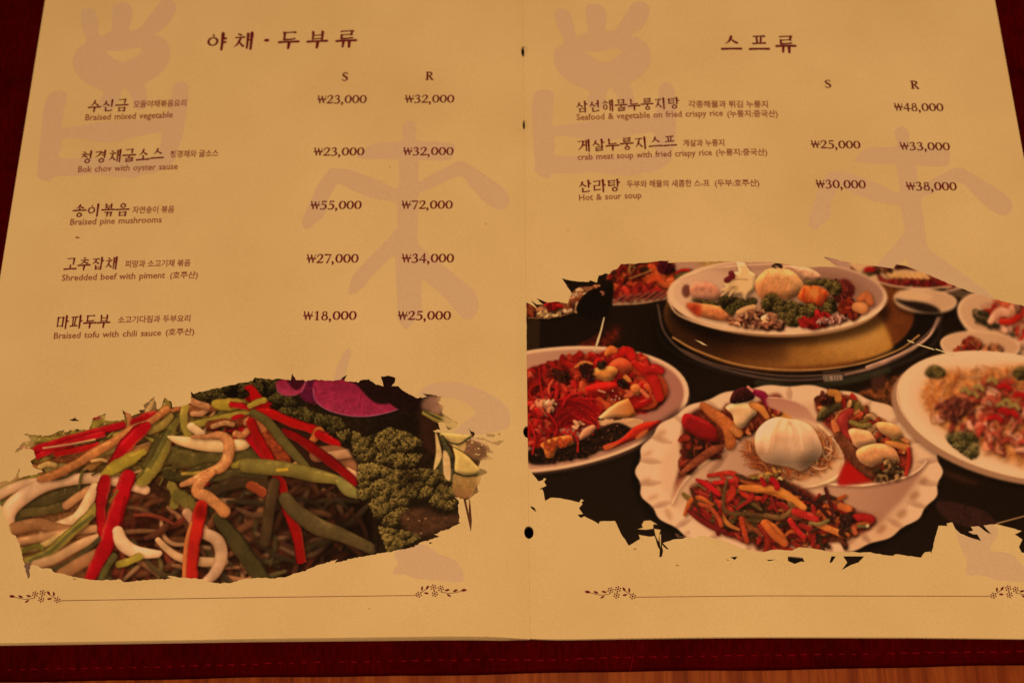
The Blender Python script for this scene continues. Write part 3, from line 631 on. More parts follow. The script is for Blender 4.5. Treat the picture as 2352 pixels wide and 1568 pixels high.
def paint_right():
    c=Canvas(1190,575,2580,1330,rgb(26,14,6),S=1.0,seed=9)
    T,PL,EL=c.tube,c.poly,c.ell
    PAGE=rgb(203,149,80)
    RED=rgb(190,18,18);DRED=rgb(128,14,12);OR=rgb(208,84,30);ORL=rgb(220,128,56);MEAT=rgb(170,58,28);CRM=rgb(222,170,114);PLT=rgb(232,186,136);PLTD=rgb(186,122,84);PK=rgb(176,104,76);DK=rgb(34,16,8)
    def plate(cx,cy,rx,ry,rot=0,rim=.8,ins=PK,outer=PLT,ins2=PLTD,th=8,shad=True):
        if shad: c.mul('P',cx+4,cy+th*1.6,rx*1.01,ry*1.03,rot,(.35,.3,.28),8)
        EL('P',cx,cy+th,rx*.96,ry*.99,rot,outer*.72,soft=1)
        EL('P',cx,cy+th*.45,rx*.99,ry,rot,outer*.9,soft=1)
        EL('P',cx,cy,rx,ry,rot,outer*1.03,soft=1)
        EL('P',cx,cy+1,rx*.965,ry*.955,rot,ins2,soft=2,grad=(1,-.2,ins))
    # ---- background: dark table, some reddish wood reflections
    PL('P',[(1205,1010),(1330,960),(1420,900),(1400,1000),(1300,1060),(1205,1060)],rgb(84,18,10),soft=8,tex=.3)
    PL('C',[(60,930),(400,880),(700,780),(880,680),(860,800),(700,900),(80,1010)],rgb(96,22,12),soft=10,tex=.35)
    PL('D',[(840,1300),(1000,1220),(1240,1120),(1300,1200),(1250,1500),(1130,1450),(1000,1330)],rgb(106,50,22),soft=3,tex=.3)
    PL('D',[(990,1120),(1100,1100),(1100,1230),(1000,1250)],rgb(70,34,22),soft=3)
    PL('F',[(1380,790),(1500,800),(1640,830),(1760,880),(1840,970),(1700,1000),(1500,960),(1390,880)],rgb(54,26,20),soft=2,tex=.1)
    PL('F',[(1400,540),(1700,640),(1760,600),(1820,580),(1700,650),(1620,650),(1480,600)],rgb(66,30,20),soft=6)
    # ---- top-left dish of red meat
    PL('C',[(800,480),(1060,470),(1320,440),(1600,330),(1760,180),(1650,100),(1330,95),(900,130),(780,240)],rgb(206,152,108),sm=True,soft=1)
    PL('C',[(1340,110),(1600,100),(1690,180),(1540,300),(1400,230)],rgb(186,132,98),soft=3)
    T('C',[(800,492),(1060,480),(1300,440)],12,rgb(214,160,116),shadow=0,gloss=0)
    c.heap('C',[(900,125),(1330,110),(1380,180),(1390,300),(1250,380),(1000,420),(860,420),(800,300),(830,190)],150,[rgb(160,34,20),rgb(196,66,28),rgb(128,20,14),rgb(180,50,24),rgb(90,20,12),rgb(60,26,14)],size=(6,14),base=rgb(70,16,10),tex=.2)
    c.heap('C',[(1080,240),(1250,160),(1380,230),(1370,310),(1220,310),(1100,280)],24,[rgb(206,76,32),rgb(196,60,24)],size=(12,20),tex=.15)
    c.heap('C',[(880,380),(1050,320),(1240,350),(1200,390),(950,410)],16,[rgb(186,40,26),rgb(170,30,22)],size=(11,18),tex=.15)
    c.shreds('C',[(960,150),(1060,140),(1050,190),(1000,200)],6,[rgb(180,130,60)],w=(2,3),L=(14,24))
    T('C',[(985,255),(1080,220),(1180,180)],12,rgb(190,130,64))
    c.heap('C',[(1230,120),(1350,120),(1370,180),(1260,170)],16,[rgb(96,14,24),rgb(70,10,18)],size=(8,13))
    for i,x in enumerate([840,910,980,1050,1120,1190,1250]): T('C',[(x,470-i*5,20),(x+50,430-i*6,30),(x+100,405-i*8,20)],28,rgb(158,60,44),gloss=.2)
    for i,x in enumerate([960,1050,1130,1210]): T('C',[(x,465-i*8),(x+45,430-i*8),(x+95,405-i*10)],7,rgb(50,24,14),shadow=0,gloss=0)
    c.parsley('C',[(1390,215),(1480,180),(1560,190),(1540,230),(1460,270),(1400,300)],70,r=(1,2.2))
    T('C',[(1400,205),(1450,180),(1510,180)],24,rgb(180,20,18))
    # black bowl upper-left
    PL('C',[(40,520),(200,470),(460,460),(560,420),(700,300),(830,280),(830,480),(800,620),(600,800),(300,880),(60,930)],rgb(22,12,6),soft=1)
    PL('C',[(60,610),(170,612),(175,760),(160,930),(60,940)],rgb(44,28,14),soft=2)
    c.heap('C',[(60,500),(110,520),(240,480),(360,470),(440,400),(560,330),(700,320),(640,370),(500,540),(300,590),(130,600),(70,600)],70,[rgb(214,160,108),rgb(196,112,66),rgb(160,70,36),rgb(222,180,126)],size=(5,11),base=rgb(150,84,50),rag=1,tex=.2)
    c.heap('C',[(140,590),(250,530),(340,520),(360,570),(260,600)],40,[rgb(224,184,120),rgb(210,160,96)],size=(4,8))
    c.heap('C',[(250,480),(350,465),(350,520),(260,520)],8,[RED,DRED],size=(9,14))
    c.heap('C',[(60,500),(130,530),(120,590),(60,590)],14,[rgb(120,40,20),rgb(150,70,30)],size=(6,11))
    PL('C',[(505,545),(530,460),(600,380),(680,345),(740,370),(830,300),(810,500),(760,600),(600,620)],rgb(14,8,4))
    PL('C',[(150,430),(245,470),(205,490),(150,520),(100,445)],rgb(30,14,10),sm=False)
    T('C',[(70,608),(250,608),(400,580),(500,545)],10,rgb(160,112,66),shadow=0,gloss=0,alpha=.8)
    T('C',[(725,375),(745,385),(740,400)],22,rgb(150,84,60),shadow=0)
    PL('C',[(370,245),(500,280),(700,290),(640,330),(540,330),(455,380)],rgb(24,14,8),sm=False)
    # ---- top centre strip: plates behind
    PL('C',[(1600,100),(1950,98),(1900,140),(1700,165)],rgb(176,132,66),soft=4,tex=.1)
    # ---- glass turntable
    t=np.linspace(0,360,50)
    EL('P',1835,757,328,118,0,rgb(38,28,20),soft=2)
    EL('P',1835,752,322,112,0,rgb(20,12,8),soft=3)
    EL('P',1812,722,288,132,0,rgb(132,78,34),soft=2,grad=(1,.1,rgb(112,48,18)),tex=.05)
    PL('D',[(-120,700),(200,820),(700,640),(1000,560),(1100,680),(1160,820),(1150,900),(900,980),(500,1030),(0,1040),(-300,960)],rgb(196,128,52),soft=4,grad=(-1,0,rgb(130,72,28)),tex=.04)
    PL('D',[(500,700),(760,620),(980,600),(1080,700),(1100,800),(900,900),(600,900)],rgb(206,146,72),soft=16,alpha=.6)
    PL('C',[(1560,700),(1900,760),(2352,820),(2352,1000),(1900,940),(1650,840)],rgb(92,48,22),soft=12,alpha=.75)
    c.mul('P',1590,765,100,75,0,(.42,.34,.28),34)
    c.mul('P',1700,800,80,40,0,(.78,.7,.62),24)
    T('P',[(1545,775),(1600,805),(1700,838),(1830,850),(1960,838),(2060,805),(2110,770)],5,rgb(196,134,70),shadow=0,gloss=0,soft=2,alpha=.8)
    T('P',[(1560,800),(1650,838),(1790,862),(1920,858),(2020,835),(2100,790),(2150,745)],4,rgb(170,120,90),shadow=0,gloss=0,soft=2,alpha=.5)
    T('P',[(1510,700),(1530,770),(1600,825),(1740,866),(1860,872),(1990,850),(2090,808),(2150,750),(2162,700),(2120,650),(2060,620)],6,rgb(96,70,56),shadow=0,gloss=0,soft=2.5,alpha=.75)
    T('P',[(1990,843),(2070,812),(2130,775),(2155,730)],7,rgb(206,156,124),shadow=0,gloss=0,soft=2,alpha=.85)
    T('P',[(1940,860),(2010,842),(2100,800)],4,rgb(180,130,100),shadow=0,gloss=0,soft=2,alpha=.8)
    T('P',[(1740,880),(1860,888),(1960,872),(2040,850)],16,rgb(44,48,30),shadow=0,gloss=0,soft=4,alpha=.7)
    PL('D',[(550,1125),(720,1118),(728,1165),(560,1180)],rgb(150,122,98),sm=False,soft=1)
    for x in (565,585,600,640,665,690): T('D',[(x,1128),(x+6,1172)],8,rgb(70,60,46),shadow=0,gloss=0)
    PL('D',[(545,1090),(705,1078),(705,1088),(548,1100)],rgb(140,100,80),sm=False,soft=1,alpha=.7)
    # ---- upper right plates
    PL('D',[(560,65),(640,80),(780,110),(790,180),(700,150),(620,110)],rgb(190,140,112),soft=1)
    PL('D',[(780,110),(950,120),(1300,120),(1800,330),(1600,345),(1350,335),(1100,295),(900,220)],rgb(216,168,112),soft=1)
    c.heap('D',[(1060,260),(1250,270),(1500,240),(1720,315),(1400,315),(1150,300)],50,[rgb(140,20,18),rgb(120,30,22),rgb(168,44,34)],size=(6,11),base=rgb(120,24,18))
    c.heap('D',[(960,140),(1150,150),(1140,200),(1030,210)],22,[rgb(120,50,30),rgb(90,40,20),rgb(150,90,50)],size=(5,9))
    for i in range(7): T('D',[(1130+i*52,215-(i%2)*4,30),(1165+i*52,235+i*2,40),(1200+i*50,232+i*3,24)],34,rgb(220,160,90),gloss=.3)
    c.parsley('D',[(895,200),(960,180),(1020,205),(960,235),(910,225)],30,light=(.6,.5,.25))
    T('D',[(935,180),(965,170),(990,180)],44,rgb(206,24,20))
    PL('D',[(1205,130),(1310,145),(1400,185),(1290,175),(1200,180)],rgb(60,16,12),soft=1)
    T('D',[(1000,272),(1180,322),(1450,345),(1700,325)],16,rgb(222,172,124),shadow=.3,gloss=0)
    T('D',[(1500,380),(1640,375),(1760,345)],18,rgb(180,140,110),shadow=0,gloss=0)
    # small sauce bowl
    plate(2125,688,73,24,4,ins=rgb(206,158,110),ins2=rgb(196,150,112),th=9)
    EL('P',2100,680,42,14,4,rgb(220,172,120),soft=4)
    PL('D',[(1190,440),(1290,455),(1380,462),(1480,480),(1560,512),(1600,560),(1450,560),(1280,500)],rgb(34,20,14),soft=2)
    # far-right plate w/ shrimp
    plate(2370,742,175,72,12,ins=rgb(210,160,112),ins2=rgb(208,158,112),th=12)
    c.heap('D',[(2000,520),(2100,460),(2400,500),(3000,600),(3000,900),(2500,830),(2200,730),(2050,650)],90,[rgb(206,80,46),rgb(220,140,96),rgb(190,40,24),rgb(226,160,120)],size=(12,24),tex=.08,gloss=.4)
    c.heap('D',[(1880,560),(1950,520),(2050,600),(2200,740),(2300,780),(2100,720),(1950,650)],40,[rgb(60,56,30),rgb(40,36,18)],size=(3,7))
    T('D',[(2050,640,60),(2120,560,90),(2200,560,80)],80,rgb(226,150,110),gloss=.5)
    T('D',[(2150,640),(2230,640),(2300,600)],60,rgb(196,30,16),gloss=.4)
    # small kimchi bowl
    plate(2251,792,92,32,3,ins=rgb(206,150,104),ins2=rgb(214,166,118),th=10)
    c.heap('D',[(1720,890),(1830,800),(1950,780),(1970,900),(1940,935),(1800,935)],46,[rgb(150,30,16),rgb(180,56,30),rgb(190,90,50)],size=(5,10))
    c.heap('D',[(1980,930),(2010,840),(2110,860),(2150,935)],30,[rgb(208,116,66),rgb(196,96,54),rgb(214,140,90)],size=(5,9))
    # ---- the big round top platter
    c.mul('P',1790,715,255,80,0,(.4,.35,.32),9)
    EL('P',1787,697,236,78,1,rgb(150,104,66),soft=1)
    EL('P',1785,690,244,80,1,rgb(196,146,100),soft=1)
    EL('P',1785,680,253,86,1,rgb(234,188,138),soft=1)
    EL('P',1787,676,242,76,1,rgb(224,176,130),soft=2,grad=(1,-.2,rgb(166,112,86)))
    PL('P',[(1640,620),(1760,602),(1900,604),(2010,650),(2010,700),(1900,640)],rgb(170,118,92),soft=8,alpha=.6)
    T('P',[(1534,690),(1560,724),(1640,752),(1740,764),(1850,764),(1950,745),(2015,715),(2036,685)],6,rgb(236,190,140),shadow=0,gloss=0,soft=2.5,alpha=.7)
    T('P',[(1560,640),(1640,616),(1780,606)],5,rgb(232,186,136),shadow=0,gloss=0,soft=2,alpha=.6)
    c.mul('P',1900,660,90,34,10,(.86,.8,.76),14)
    # ham / salmon left
    EL('C',1490,370,40,60,0,rgb(120,60,44),soft=2)
    PL('C',[(1520,330),(1580,285),(1680,290),(1760,330),(1800,400),(1780,450),(1640,460),(1540,420)],rgb(196,112,80),shade=8,tex=.06,shadow=.3,grad=(0,1,rgb(206,134,96)))
    c.parsley('C',[(1540,440),(1780,470),(1770,500),(1600,480)],30)
    PL('C',[(1490,480),(1620,480),(1760,500),(1880,540),(1915,590),(1840,640),(1680,615),(1560,570)],rgb(220,116,62),shade=8,tex=.1,shadow=.4,gloss=0) if False else PL('C',[(1490,480),(1620,480),(1760,500),(1880,540),(1915,590),(1840,640),(1680,615),(1560,570)],rgb(220,116,62),shade=8,tex=.1,shadow=.4)
    PL('C',[(1490,490),(1560,480),(1620,500),(1610,600),(1540,560)],rgb(190,54,26),soft=4,tex=.1)
    c.parsley('C',[(1780,440),(1850,410),(1990,440),(2100,430),(2120,480),(1960,520),(1900,590),(1800,510)],170,r=(1.2,2.4),light=(.36,.32,.14))
    # white carved bird
    PL('C',[(1940,110),(2010,115),(2060,190),(2110,220),(2115,290),(2100,360),(2050,400),(2020,460),(1990,400),(1930,410),(1900,400),(1880,420),(1870,380),(1800,415),(1840,370),(1790,365),(1850,330),(1820,305),(1890,295),(1850,270),(1920,260),(1900,200),(1960,200)],rgb(230,186,122),shade=5,shadow=.4,sm=False,soft=.5)
    T('C',[(1890,210),(1900,240),(1850,270)],50,rgb(110,24,26))
    T('C',[(2110,350),(2165,405)],10,rgb(220,150,120),shadow=0)
    T('C',[(1890,268),(1960,262),(2040,266)],6,rgb(150,100,60),shadow=0,gloss=0)
    for p in [[(1800,410),(1850,370),(1900,330)],[(1870,415),(1900,370),(1930,340)],[(1795,362),(1850,340),(1910,320)],[(1825,300),(1880,310),(1930,320)]]: T('C',p,12,rgb(224,178,112),gloss=.1,shadow=.3)
    # pale rolled centre (melon/cabbage)
    PL('D',[(0,210),(60,170),(150,165),(260,180),(330,240),(370,300),(370,360),(300,420),(200,450),(0,440),(-60,300)],rgb(226,164,100),shade=12,tex=.06,shadow=.4,grad=(-.6,1,rgb(208,112,60)))
    for p in [[(40,400),(120,330),(160,220)],[(100,430),(200,350),(240,240)],[(0,350),(20,280),(60,200)]]: T('D',p,10,rgb(214,124,66),shadow=0,gloss=0,soft=4,alpha=.6)
    PL('D',[(190,140),(300,145),(430,165),(530,230),(520,270),(400,270),(330,230),(280,180),(200,170)],rgb(218,152,108),tex=.08,shade=6)
    PL('D',[(330,440),(340,380),(380,320),(440,330),(480,310),(530,340),(590,370),(600,410),(550,500),(500,520),(420,490)],rgb(214,84,32),shade=9,tex=.06,shadow=.5)
    for p in [[(380,350),(370,420),(400,470)],[(440,330),(450,400),(440,470)],[(520,350),(510,430),(490,500)],[(575,380),(560,440),(530,490)]]: T('D',p,14,rgb(206,44,20),shadow=.1,gloss=0,soft=4,alpha=.8)
    EL('D',470,385,50,50,0,rgb(226,126,56),soft=4)
    EL('D',730,370,100,110,20,rgb(120,34,26),soft=2,tex=.15)
    c.shreds('D',[(640,280),(820,350),(820,450),(650,470)],16,[rgb(150,50,40),rgb(96,24,20)],w=(3,6),L=(16,30),gloss=.1)
    c.parsley('D',[(385,270),(460,285),(530,265),(620,270),(700,300),(710,360),(690,410),(620,390),(560,320),(480,310),(400,305)],190,r=(1.2,2.5))
    c.parsley('D',[(0,460),(60,400),(110,390),(190,460),(260,455),(360,490),(450,480),(530,530),(520,590),(440,620),(300,690),(200,660),(110,570),(0,540)],520,r=(1.2,2.6))
    c.parsley('D',[(560,480),(640,430),(680,540),(600,580),(540,540)],90,r=(1.2,2.4))
    c.heap('D',[(700,500),(830,470),(840,590),(740,610),(680,560)],24,[rgb(150,36,20),rgb(180,60,30)],size=(9,15))
    T('D',[(880,440,60),(940,410,80),(970,470,70)],76,rgb(206,100,50),gloss=.4); T('D',[(850,510,90),(900,520,110)],100,rgb(220,130,70),gloss=.4)
    c.heap('D',[(370,620),(480,600),(580,570),(620,600),(500,670),(380,680)],14,[rgb(196,30,26)],size=(10,16))
    c.heap('D',[(480,640),(600,590),(740,590),(750,620),(600,665)],50,[rgb(226,160,130),rgb(206,110,90)],size=(3,7))
    T('C',[(1950,560,40),(2020,530,56),(2090,510,50)],50,rgb(224,160,100),gloss=.4)
    c.heap('C',[(1840,620),(2000,590),(2150,520),(2190,560),(2050,650),(1880,660)],70,[rgb(196,110,66),rgb(110,50,36),rgb(206,140,90)],size=(4,8))
    PL('C',[(2160,600),(2280,570),(2300,620),(2330,660),(2200,670)],rgb(222,170,110),shade=6,tex=.06)
    c.heap('C',[(1900,660),(2150,640),(2330,650),(2352,690),(2100,690)],60,[rgb(206,140,96),rgb(170,90,60),rgb(120,60,40)],size=(4,8))
    c.heap('D',[(0,640),(60,560),(130,600),(200,660),(180,690),(0,690)],30,[rgb(214,150,100),rgb(180,100,66)],size=(5,9))
    T('D',[(100,140),(150,125),(180,150)],18,rgb(40,26,20),shadow=0)
    T('C',[(2260,150),(2290,160)],12,rgb(40,26,20),shadow=0);T('C',[(2290,125),(2340,160)],16,rgb(40,26,20),shadow=0)
    # ---- left plate (red sauce)
    EL('P',1255,948,333,138,-8,rgb(150,100,76),soft=2)
    plate(1250,940,335,139,-8,ins=rgb(172,104,80),ins2=rgb(214,166,124),th=4)
    EL('P',1490,900,70,60,0,rgb(186,108,88),soft=14,alpha=.7)
    PL('C',[(60,1110),(190,1030),(400,980),(650,950),(780,900),(980,890),(1080,960),(1200,1030),(1285,1070),(1230,1130),(1180,1120),(1240,1200),(1290,1310),(1200,1360),(1140,1460),(1060,1470),(960,1500),(700,1568),(60,1568)],rgb(150,18,14),soft=2,tex=.2)
    c.heap('C',[(190,1050),(400,980),(640,960),(760,1000),(700,1160),(560,1280),(300,1280),(200,1200)],110,[rgb(180,22,16),rgb(206,50,28),rgb(140,16,12),rgb(170,36,20)],size=(10,19),gloss=.45,tex=.12)
    c.heap('C',[(620,1100),(900,920),(1080,1000),(1200,1200),(1260,1330),(1100,1380),(900,1350),(700,1380),(560,1300)],140,[rgb(196,20,16),rgb(208,44,22),rgb(180,16,14),rgb(206,66,30)],size=(13,26),gloss=.5,tex=.1)
    T('C',[(870,940,60),(960,900,80),(1000,960,80)],70,rgb(206,22,18),gloss=.3)
    T('C',[(1020,1010,60),(1130,1080,90),(1200,1180,100),(1250,1320,80)],90,rgb(200,26,18),gloss=.3)
    T('C',[(1130,1080,60),(1200,1060,80),(1260,1080,70)],70,rgb(190,24,20),gloss=.3)
    T('C',[(770,930,40),(810,890,70),(850,900,50)],60,rgb(206,90,36),gloss=.3)
    PL('C',[(790,1060),(820,1000),(900,965),(980,1000),(1000,1070),(940,1120),(860,1080)],rgb(214,70,34),shade=9,shadow=.4,tex=.06)
    PL('C',[(630,1110),(700,1050),(820,1040),(875,1075),(840,1150),(790,1180),(700,1160)],rgb(220,124,56),shade=8,shadow=.4,tex=.06)
    PL('C',[(580,1240),(680,1190),(800,1180),(880,1200),(860,1260),(760,1290),(640,1300)],rgb(208,26,18),shade=9,shadow=.4)
    T('C',[(700,1255),(760,1275)],16,rgb(226,150,110),shadow=0,gloss=0,soft=3)
    T('C',[(490,1050,20),(560,1010,40),(640,1020,30)],34,rgb(214,110,50),gloss=.3)
    PL('C',[(925,1130),(960,1120),(1000,1180),(930,1175)],rgb(220,120,50),shadow=.3)
    PL('C',[(990,1220),(1050,1200),(1090,1260),(1040,1310),(1000,1280)],rgb(214,100,46),shadow=.4,shade=6)
    T('C',[(1090,1260),(1140,1310)],40,rgb(206,90,50),gloss=.4)
    T('C',[(950,1260,30),(990,1290,50),(940,1310,30)],36,rgb(214,90,50),gloss=.5)
    for x,y in [(830,1260),(860,1310),(890,1330),(820,1340),(850,1340),(340,1080),(430,1140),(560,1060),(620,1070)]: c.dot(1194.4+x/3.901,574.2+y/3.901,2.5,rgb(230,160,130))
    c.heap('C',[(300,1080),(440,1120),(400,1160),(320,1130)],22,[rgb(44,18,10),rgb(70,24,14)],size=(6,11),gloss=.5)
    c.heap('C',[(540,1050),(640,1050),(650,1160),(590,1170)],20,[rgb(44,14,10),rgb(70,20,14)],size=(6,12),gloss=.5)
    c.heap('C',[(700,1020),(780,980),(780,1010),(720,1050)],10,[rgb(40,26,14)],size=(5,9))
    c.heap('C',[(890,1180),(960,1170),(970,1210),(920,1220)],8,[rgb(40,14,8)],size=(5,9))
    # prawn / red shredded garnish
    c.heap('C',[(60,1110),(200,1090),(330,1250),(330,1400),(60,1568)],46,[rgb(190,30,22),rgb(170,20,16),rgb(206,70,44),rgb(150,24,14)],size=(9,17),gloss=.5)
    c.shreds('C',[(60,1150),(200,1100),(330,1250),(330,1400),(60,1568)],6,[rgb(200,26,20),rgb(214,70,44)],w=(6,10),L=(30,60),ang=1.6,spread=.25)
    PL('C',[(300,1420),(400,1340),(560,1320),(720,1400),(730,1500),(700,1568),(100,1568)],rgb(190,14,16),soft=6)
    c.shreds('C',[(330,1350),(480,1290),(640,1330),(730,1400),(720,1640),(500,1700),(120,1750),(100,1500)],50,[rgb(196,18,20),rgb(176,12,16),rgb(206,36,30)],w=(3,5),L=(24,60),curl=.4,gloss=.15,shadow=.25)
    for i in range(62):
        R_=60+240*(i/62.)+c.rng.uniform(-10,10); a0=c.rng.uniform(-3.3,-1.2); a1=a0+c.rng.uniform(.5,1.5)
        T('C',[(450+R_*np.cos(a0+(a1-a0)*k/4)*1.02,1600+R_*.95*np.sin(a0+(a1-a0)*k/4)) for k in range(5)],c.rng.uniform(9,15),rgb(200,16,20)*c.rng.uniform(.8,1.08),shadow=.25,gloss=.25)
    for p in [[(380,1390),(430,1310),(540,1275),(600,1290)],[(560,1330),(680,1340),(730,1400),(700,1480)],[(170,1060),(180,1200),(210,1330)],[(320,1200),(330,1300),(300,1380)]]: T('C',p,16,rgb(206,26,22))
    c.heap('C',[(180,1380),(240,1340),(310,1390),(300,1450),(230,1480)],16,[rgb(222,160,110),rgb(214,120,80)],size=(7,12))
    c.heap('C',[(480,1560),(560,1540),(570,1570),(500,1580)],6,[rgb(220,150,100)],size=(5,9))
    # cream wedge
    PL('C',[(700,1500),(790,1420),(880,1360),(970,1325),(1010,1400),(1040,1470),(980,1510),(860,1500),(740,1530)],rgb(224,172,112),shade=6,shadow=.4,grad=(1,0,rgb(206,96,34)),sm=False)
    PL('E',[(700,170),(860,170),(1000,160),(1100,180),(1080,220),(980,245),(880,200),(760,230),(690,210)],rgb(220,158,104),shadow=.3,tex=.06)
    for p in [[(690,172),(750,172)],[(840,175),(905,165)]]: T('E',p,12,rgb(50,44,22),shadow=0,gloss=0)
    # seaweed/roe dark band
    PL('E',[(75,450),(200,430),(450,400),(620,300),(760,230),(880,205),(990,250),(960,300),(760,430),(600,500),(400,540),(200,580),(80,560)],rgb(30,14,8),soft=2,tex=.3)
    c.heap('E',[(100,470),(450,420),(620,330),(880,215),(980,250),(760,430),(600,500),(250,565)],380,[rgb(36,18,10),rgb(54,26,14),rgb(24,12,8),rgb(76,34,20)],size=(2,4.5),gloss=.5,shadow=.3)
    c.heap('E',[(60,60),(200,100),(330,260),(300,330),(90,430)],34,[rgb(196,24,20),rgb(176,18,16),rgb(206,60,40)],size=(8,15),gloss=.5)
    c.shreds('E',[(60,100),(300,250),(350,350),(100,450)],8,[rgb(206,20,20),rgb(190,14,16)],w=(4,7),L=(30,70),ang=1.7,spread=.3)
    for p in [[(90,200),(130,330),(110,480)],[(440,270),(510,340),(515,460)],[(380,280),(420,300),(460,330)],[(640,150),(690,190),(700,250)],[(560,170),(650,220),(650,310)]]: T('E',p,20,rgb(200,26,20))
    PL('E',[(530,340),(560,270),(650,220),(680,250),(640,310),(560,355)],rgb(206,120,80),shade=5,shadow=.4)
    PL('E',[(180,400),(260,350),(380,320),(460,320),(470,400),(380,430),(330,440),(300,510),(235,515),(210,440)],rgb(220,104,42),shade=8,shadow=.4,tex=.14)
    c.heap('E',[(230,390),(420,340),(440,380),(280,430)],10,[rgb(206,70,30)],size=(7,12),shadow=.2)
    PL('E',[(750,405),(900,350),(1010,250),(1120,200),(1200,190),(1260,180),(1250,210),(1100,320),(960,380),(800,445),(755,440)],rgb(196,34,18),shade=6,shadow=.3,tex=.06)
    PL('E',[(755,405),(850,390),(900,375),(820,430),(757,445)],rgb(214,84,40),soft=1)
    PL('E',[(1030,340),(1080,290),(1140,260),(1140,290),(1060,345)],rgb(214,96,46),soft=1)
    for x,y in [(140,490),(330,550),(520,390),(610,350),(790,270),(735,330),(870,230)]: c.dot(1194.4+x/3.901,918.8+y/3.901,1.6,rgb(206,130,90))
    # gutter sheen over the plate
    # ---- big scalloped platter bottom
    cx,cy=1812,1083
    pts=[]
    for i in range(120):
        a=2*np.pi*i/120
        sc=1+.013*np.cos(a*22)
        pts.append((cx+349*np.cos(a)*sc,cy+198*np.sin(a)*sc))
    c.mul('P',cx-6,cy+6,356,206,0,(.35,.3,.3),7)
    PL('P',pts,rgb(236,190,142),soft=1,grad=(1,.2,rgb(228,182,134)))
    for i in range(22):
        a=2*np.pi*(i+.5)/22
        x,y=cx+338*np.cos(a)*.955,cy+190*np.sin(a)*.94
        dx,dy=np.cos(a)*24,np.sin(a)*15
        c.tube('P',[(x+dx,y+dy,2),(x,y,11),(x-dx,y-dy,3)],8,rgb(176,118,86),shadow=0,gloss=0,soft=9,alpha=.65)
    pin=[(cx+4+300*np.cos(2*np.pi*i/80),cy+4+163*np.sin(2*np.pi*i/80)) for i in range(80)]
    PL('P',pin,rgb(222,174,126),soft=7,alpha=.7,grad=(1,0,rgb(206,152,112)))
    # dividers
    PL('F',[(440,660),(600,660),(800,660),(1000,630),(1180,570),(1290,490),(1150,720),(1000,880),(840,1000),(600,800)],rgb(204,148,108),soft=6,grad=(1,.3,rgb(170,108,80)))
    T('F',[(420,645),(620,662),(800,664),(1000,634),(1150,590),(1240,535),(1290,480)],20,rgb(236,188,138),shadow=.3,gloss=0,soft=1.5)
    PL('E',[(1350,930),(1420,780),(1560,640),(1760,480),(1980,340),(2150,260),(2150,700),(1900,720),(1560,760),(1480,900),(1400,960)],rgb(216,168,122),soft=3,grad=(1,-.2,rgb(186,130,96)))
    c.tube('E',[(1700,640,20),(1780,560,40),(1840,480,20)],30,rgb(150,92,66),shadow=0,gloss=0,soft=12,alpha=.7)
    T('E',[(1365,920),(1440,770),(1580,620),(1780,470),(2000,330),(2160,255)],20,rgb(238,192,142),shadow=.2,gloss=0,soft=2)
    # left compartment sauce + food
    PL('E',[(1440,380),(1470,170),(1500,130),(1640,60),(1800,90),(1860,30),(2060,40),(2300,-60),(2352,60),(2200,220),(1900,370),(1700,500),(1520,640),(1400,770),(1360,870),(1420,640),(1445,500)],rgb(110,34,18),soft=4,tex=.25)
    PL('E',[(1360,910),(1430,700),(1560,560),(1500,640),(1410,800)],rgb(168,84,54),soft=4)
    c.heap('E',[(1450,330),(1600,330),(1800,430),(1650,560),(1460,640),(1440,480)],60,[rgb(140,34,20),rgb(90,24,14),rgb(160,56,28),rgb(60,24,12)],size=(8,16),tex=.15)
    T('E',[(1440,660,40),(1560,560,70),(1720,450,80),(1800,420,50)],70,rgb(150,62,34),tex=.25,rag=.8)
    PL('E',[(1450,170),(1490,120),(1620,160),(1740,240),(1770,320),(1770,370),(1640,360),(1520,290),(1460,240)],rgb(156,18,18),shade=7,shadow=.5,tex=.05)
    T('E',[(1640,50,70),(1740,130,100),(1850,220,120),(1880,320,110),(1880,400,90)],110,rgb(196,92,40),tex=.12,gloss=.3,rag=.3)
    c.heap('E',[(1920,300),(1960,240),(2110,200),(2120,260),(1960,360)],20,[rgb(150,40,20),rgb(110,30,16),rgb(206,100,50)],size=(7,12))
    T('E',[(1900,260,50),(1960,300,70),(1930,200,60)],60,rgb(200,110,50))
    PL('E',[(1840,70),(1900,30),(2000,20),(2090,60),(2120,120),(2060,180),(2000,250),(1930,220),(1900,130)],rgb(226,172,114),shade=8,shadow=.5,tex=.02)
    T('E',[(2080,40,60),(2160,80,70),(2210,150,50)],60,rgb(214,120,50),gloss=.3)
    PL('C',[(1880,1340),(1920,1260),(2000,1225),(2060,1240),(2100,1300),(2080,1340),(1980,1370),(1900,1375)],rgb(52,14,14),shade=7,tex=.15,shadow=.4)
    T('C',[(2100,1270,50),(2170,1300,70),(2210,1360,60),(2220,1410,40)],60,rgb(140,16,44),gloss=.25)
    T('C',[(2040,1225),(2080,1260)],26,rgb(206,110,90))
    PL('C',[(2250,1480),(2300,1400),(2352,1400),(2420,1480),(2460,1530),(2350,1530)],rgb(218,130,50),shadow=.4,tex=.05,sm=False)
    c.heap('C',[(2220,1410),(2320,1340),(2400,1400),(2260,1480)],14,[rgb(196,70,40),rgb(160,30,24)],size=(6,11))
    # inner centre bowl wall
    PL('D',[(50,1320),(200,1330),(380,1400),(470,1500),(520,1568),(400,1560),(250,1480),(120,1430),(60,1400)],rgb(190,118,90),soft=2,grad=(0,1,rgb(206,146,108)))
    T('D',[(60,1320),(220,1335),(380,1400),(480,1490),(530,1590),(600,1640)],9,rgb(224,172,128),shadow=0,gloss=0,soft=2)
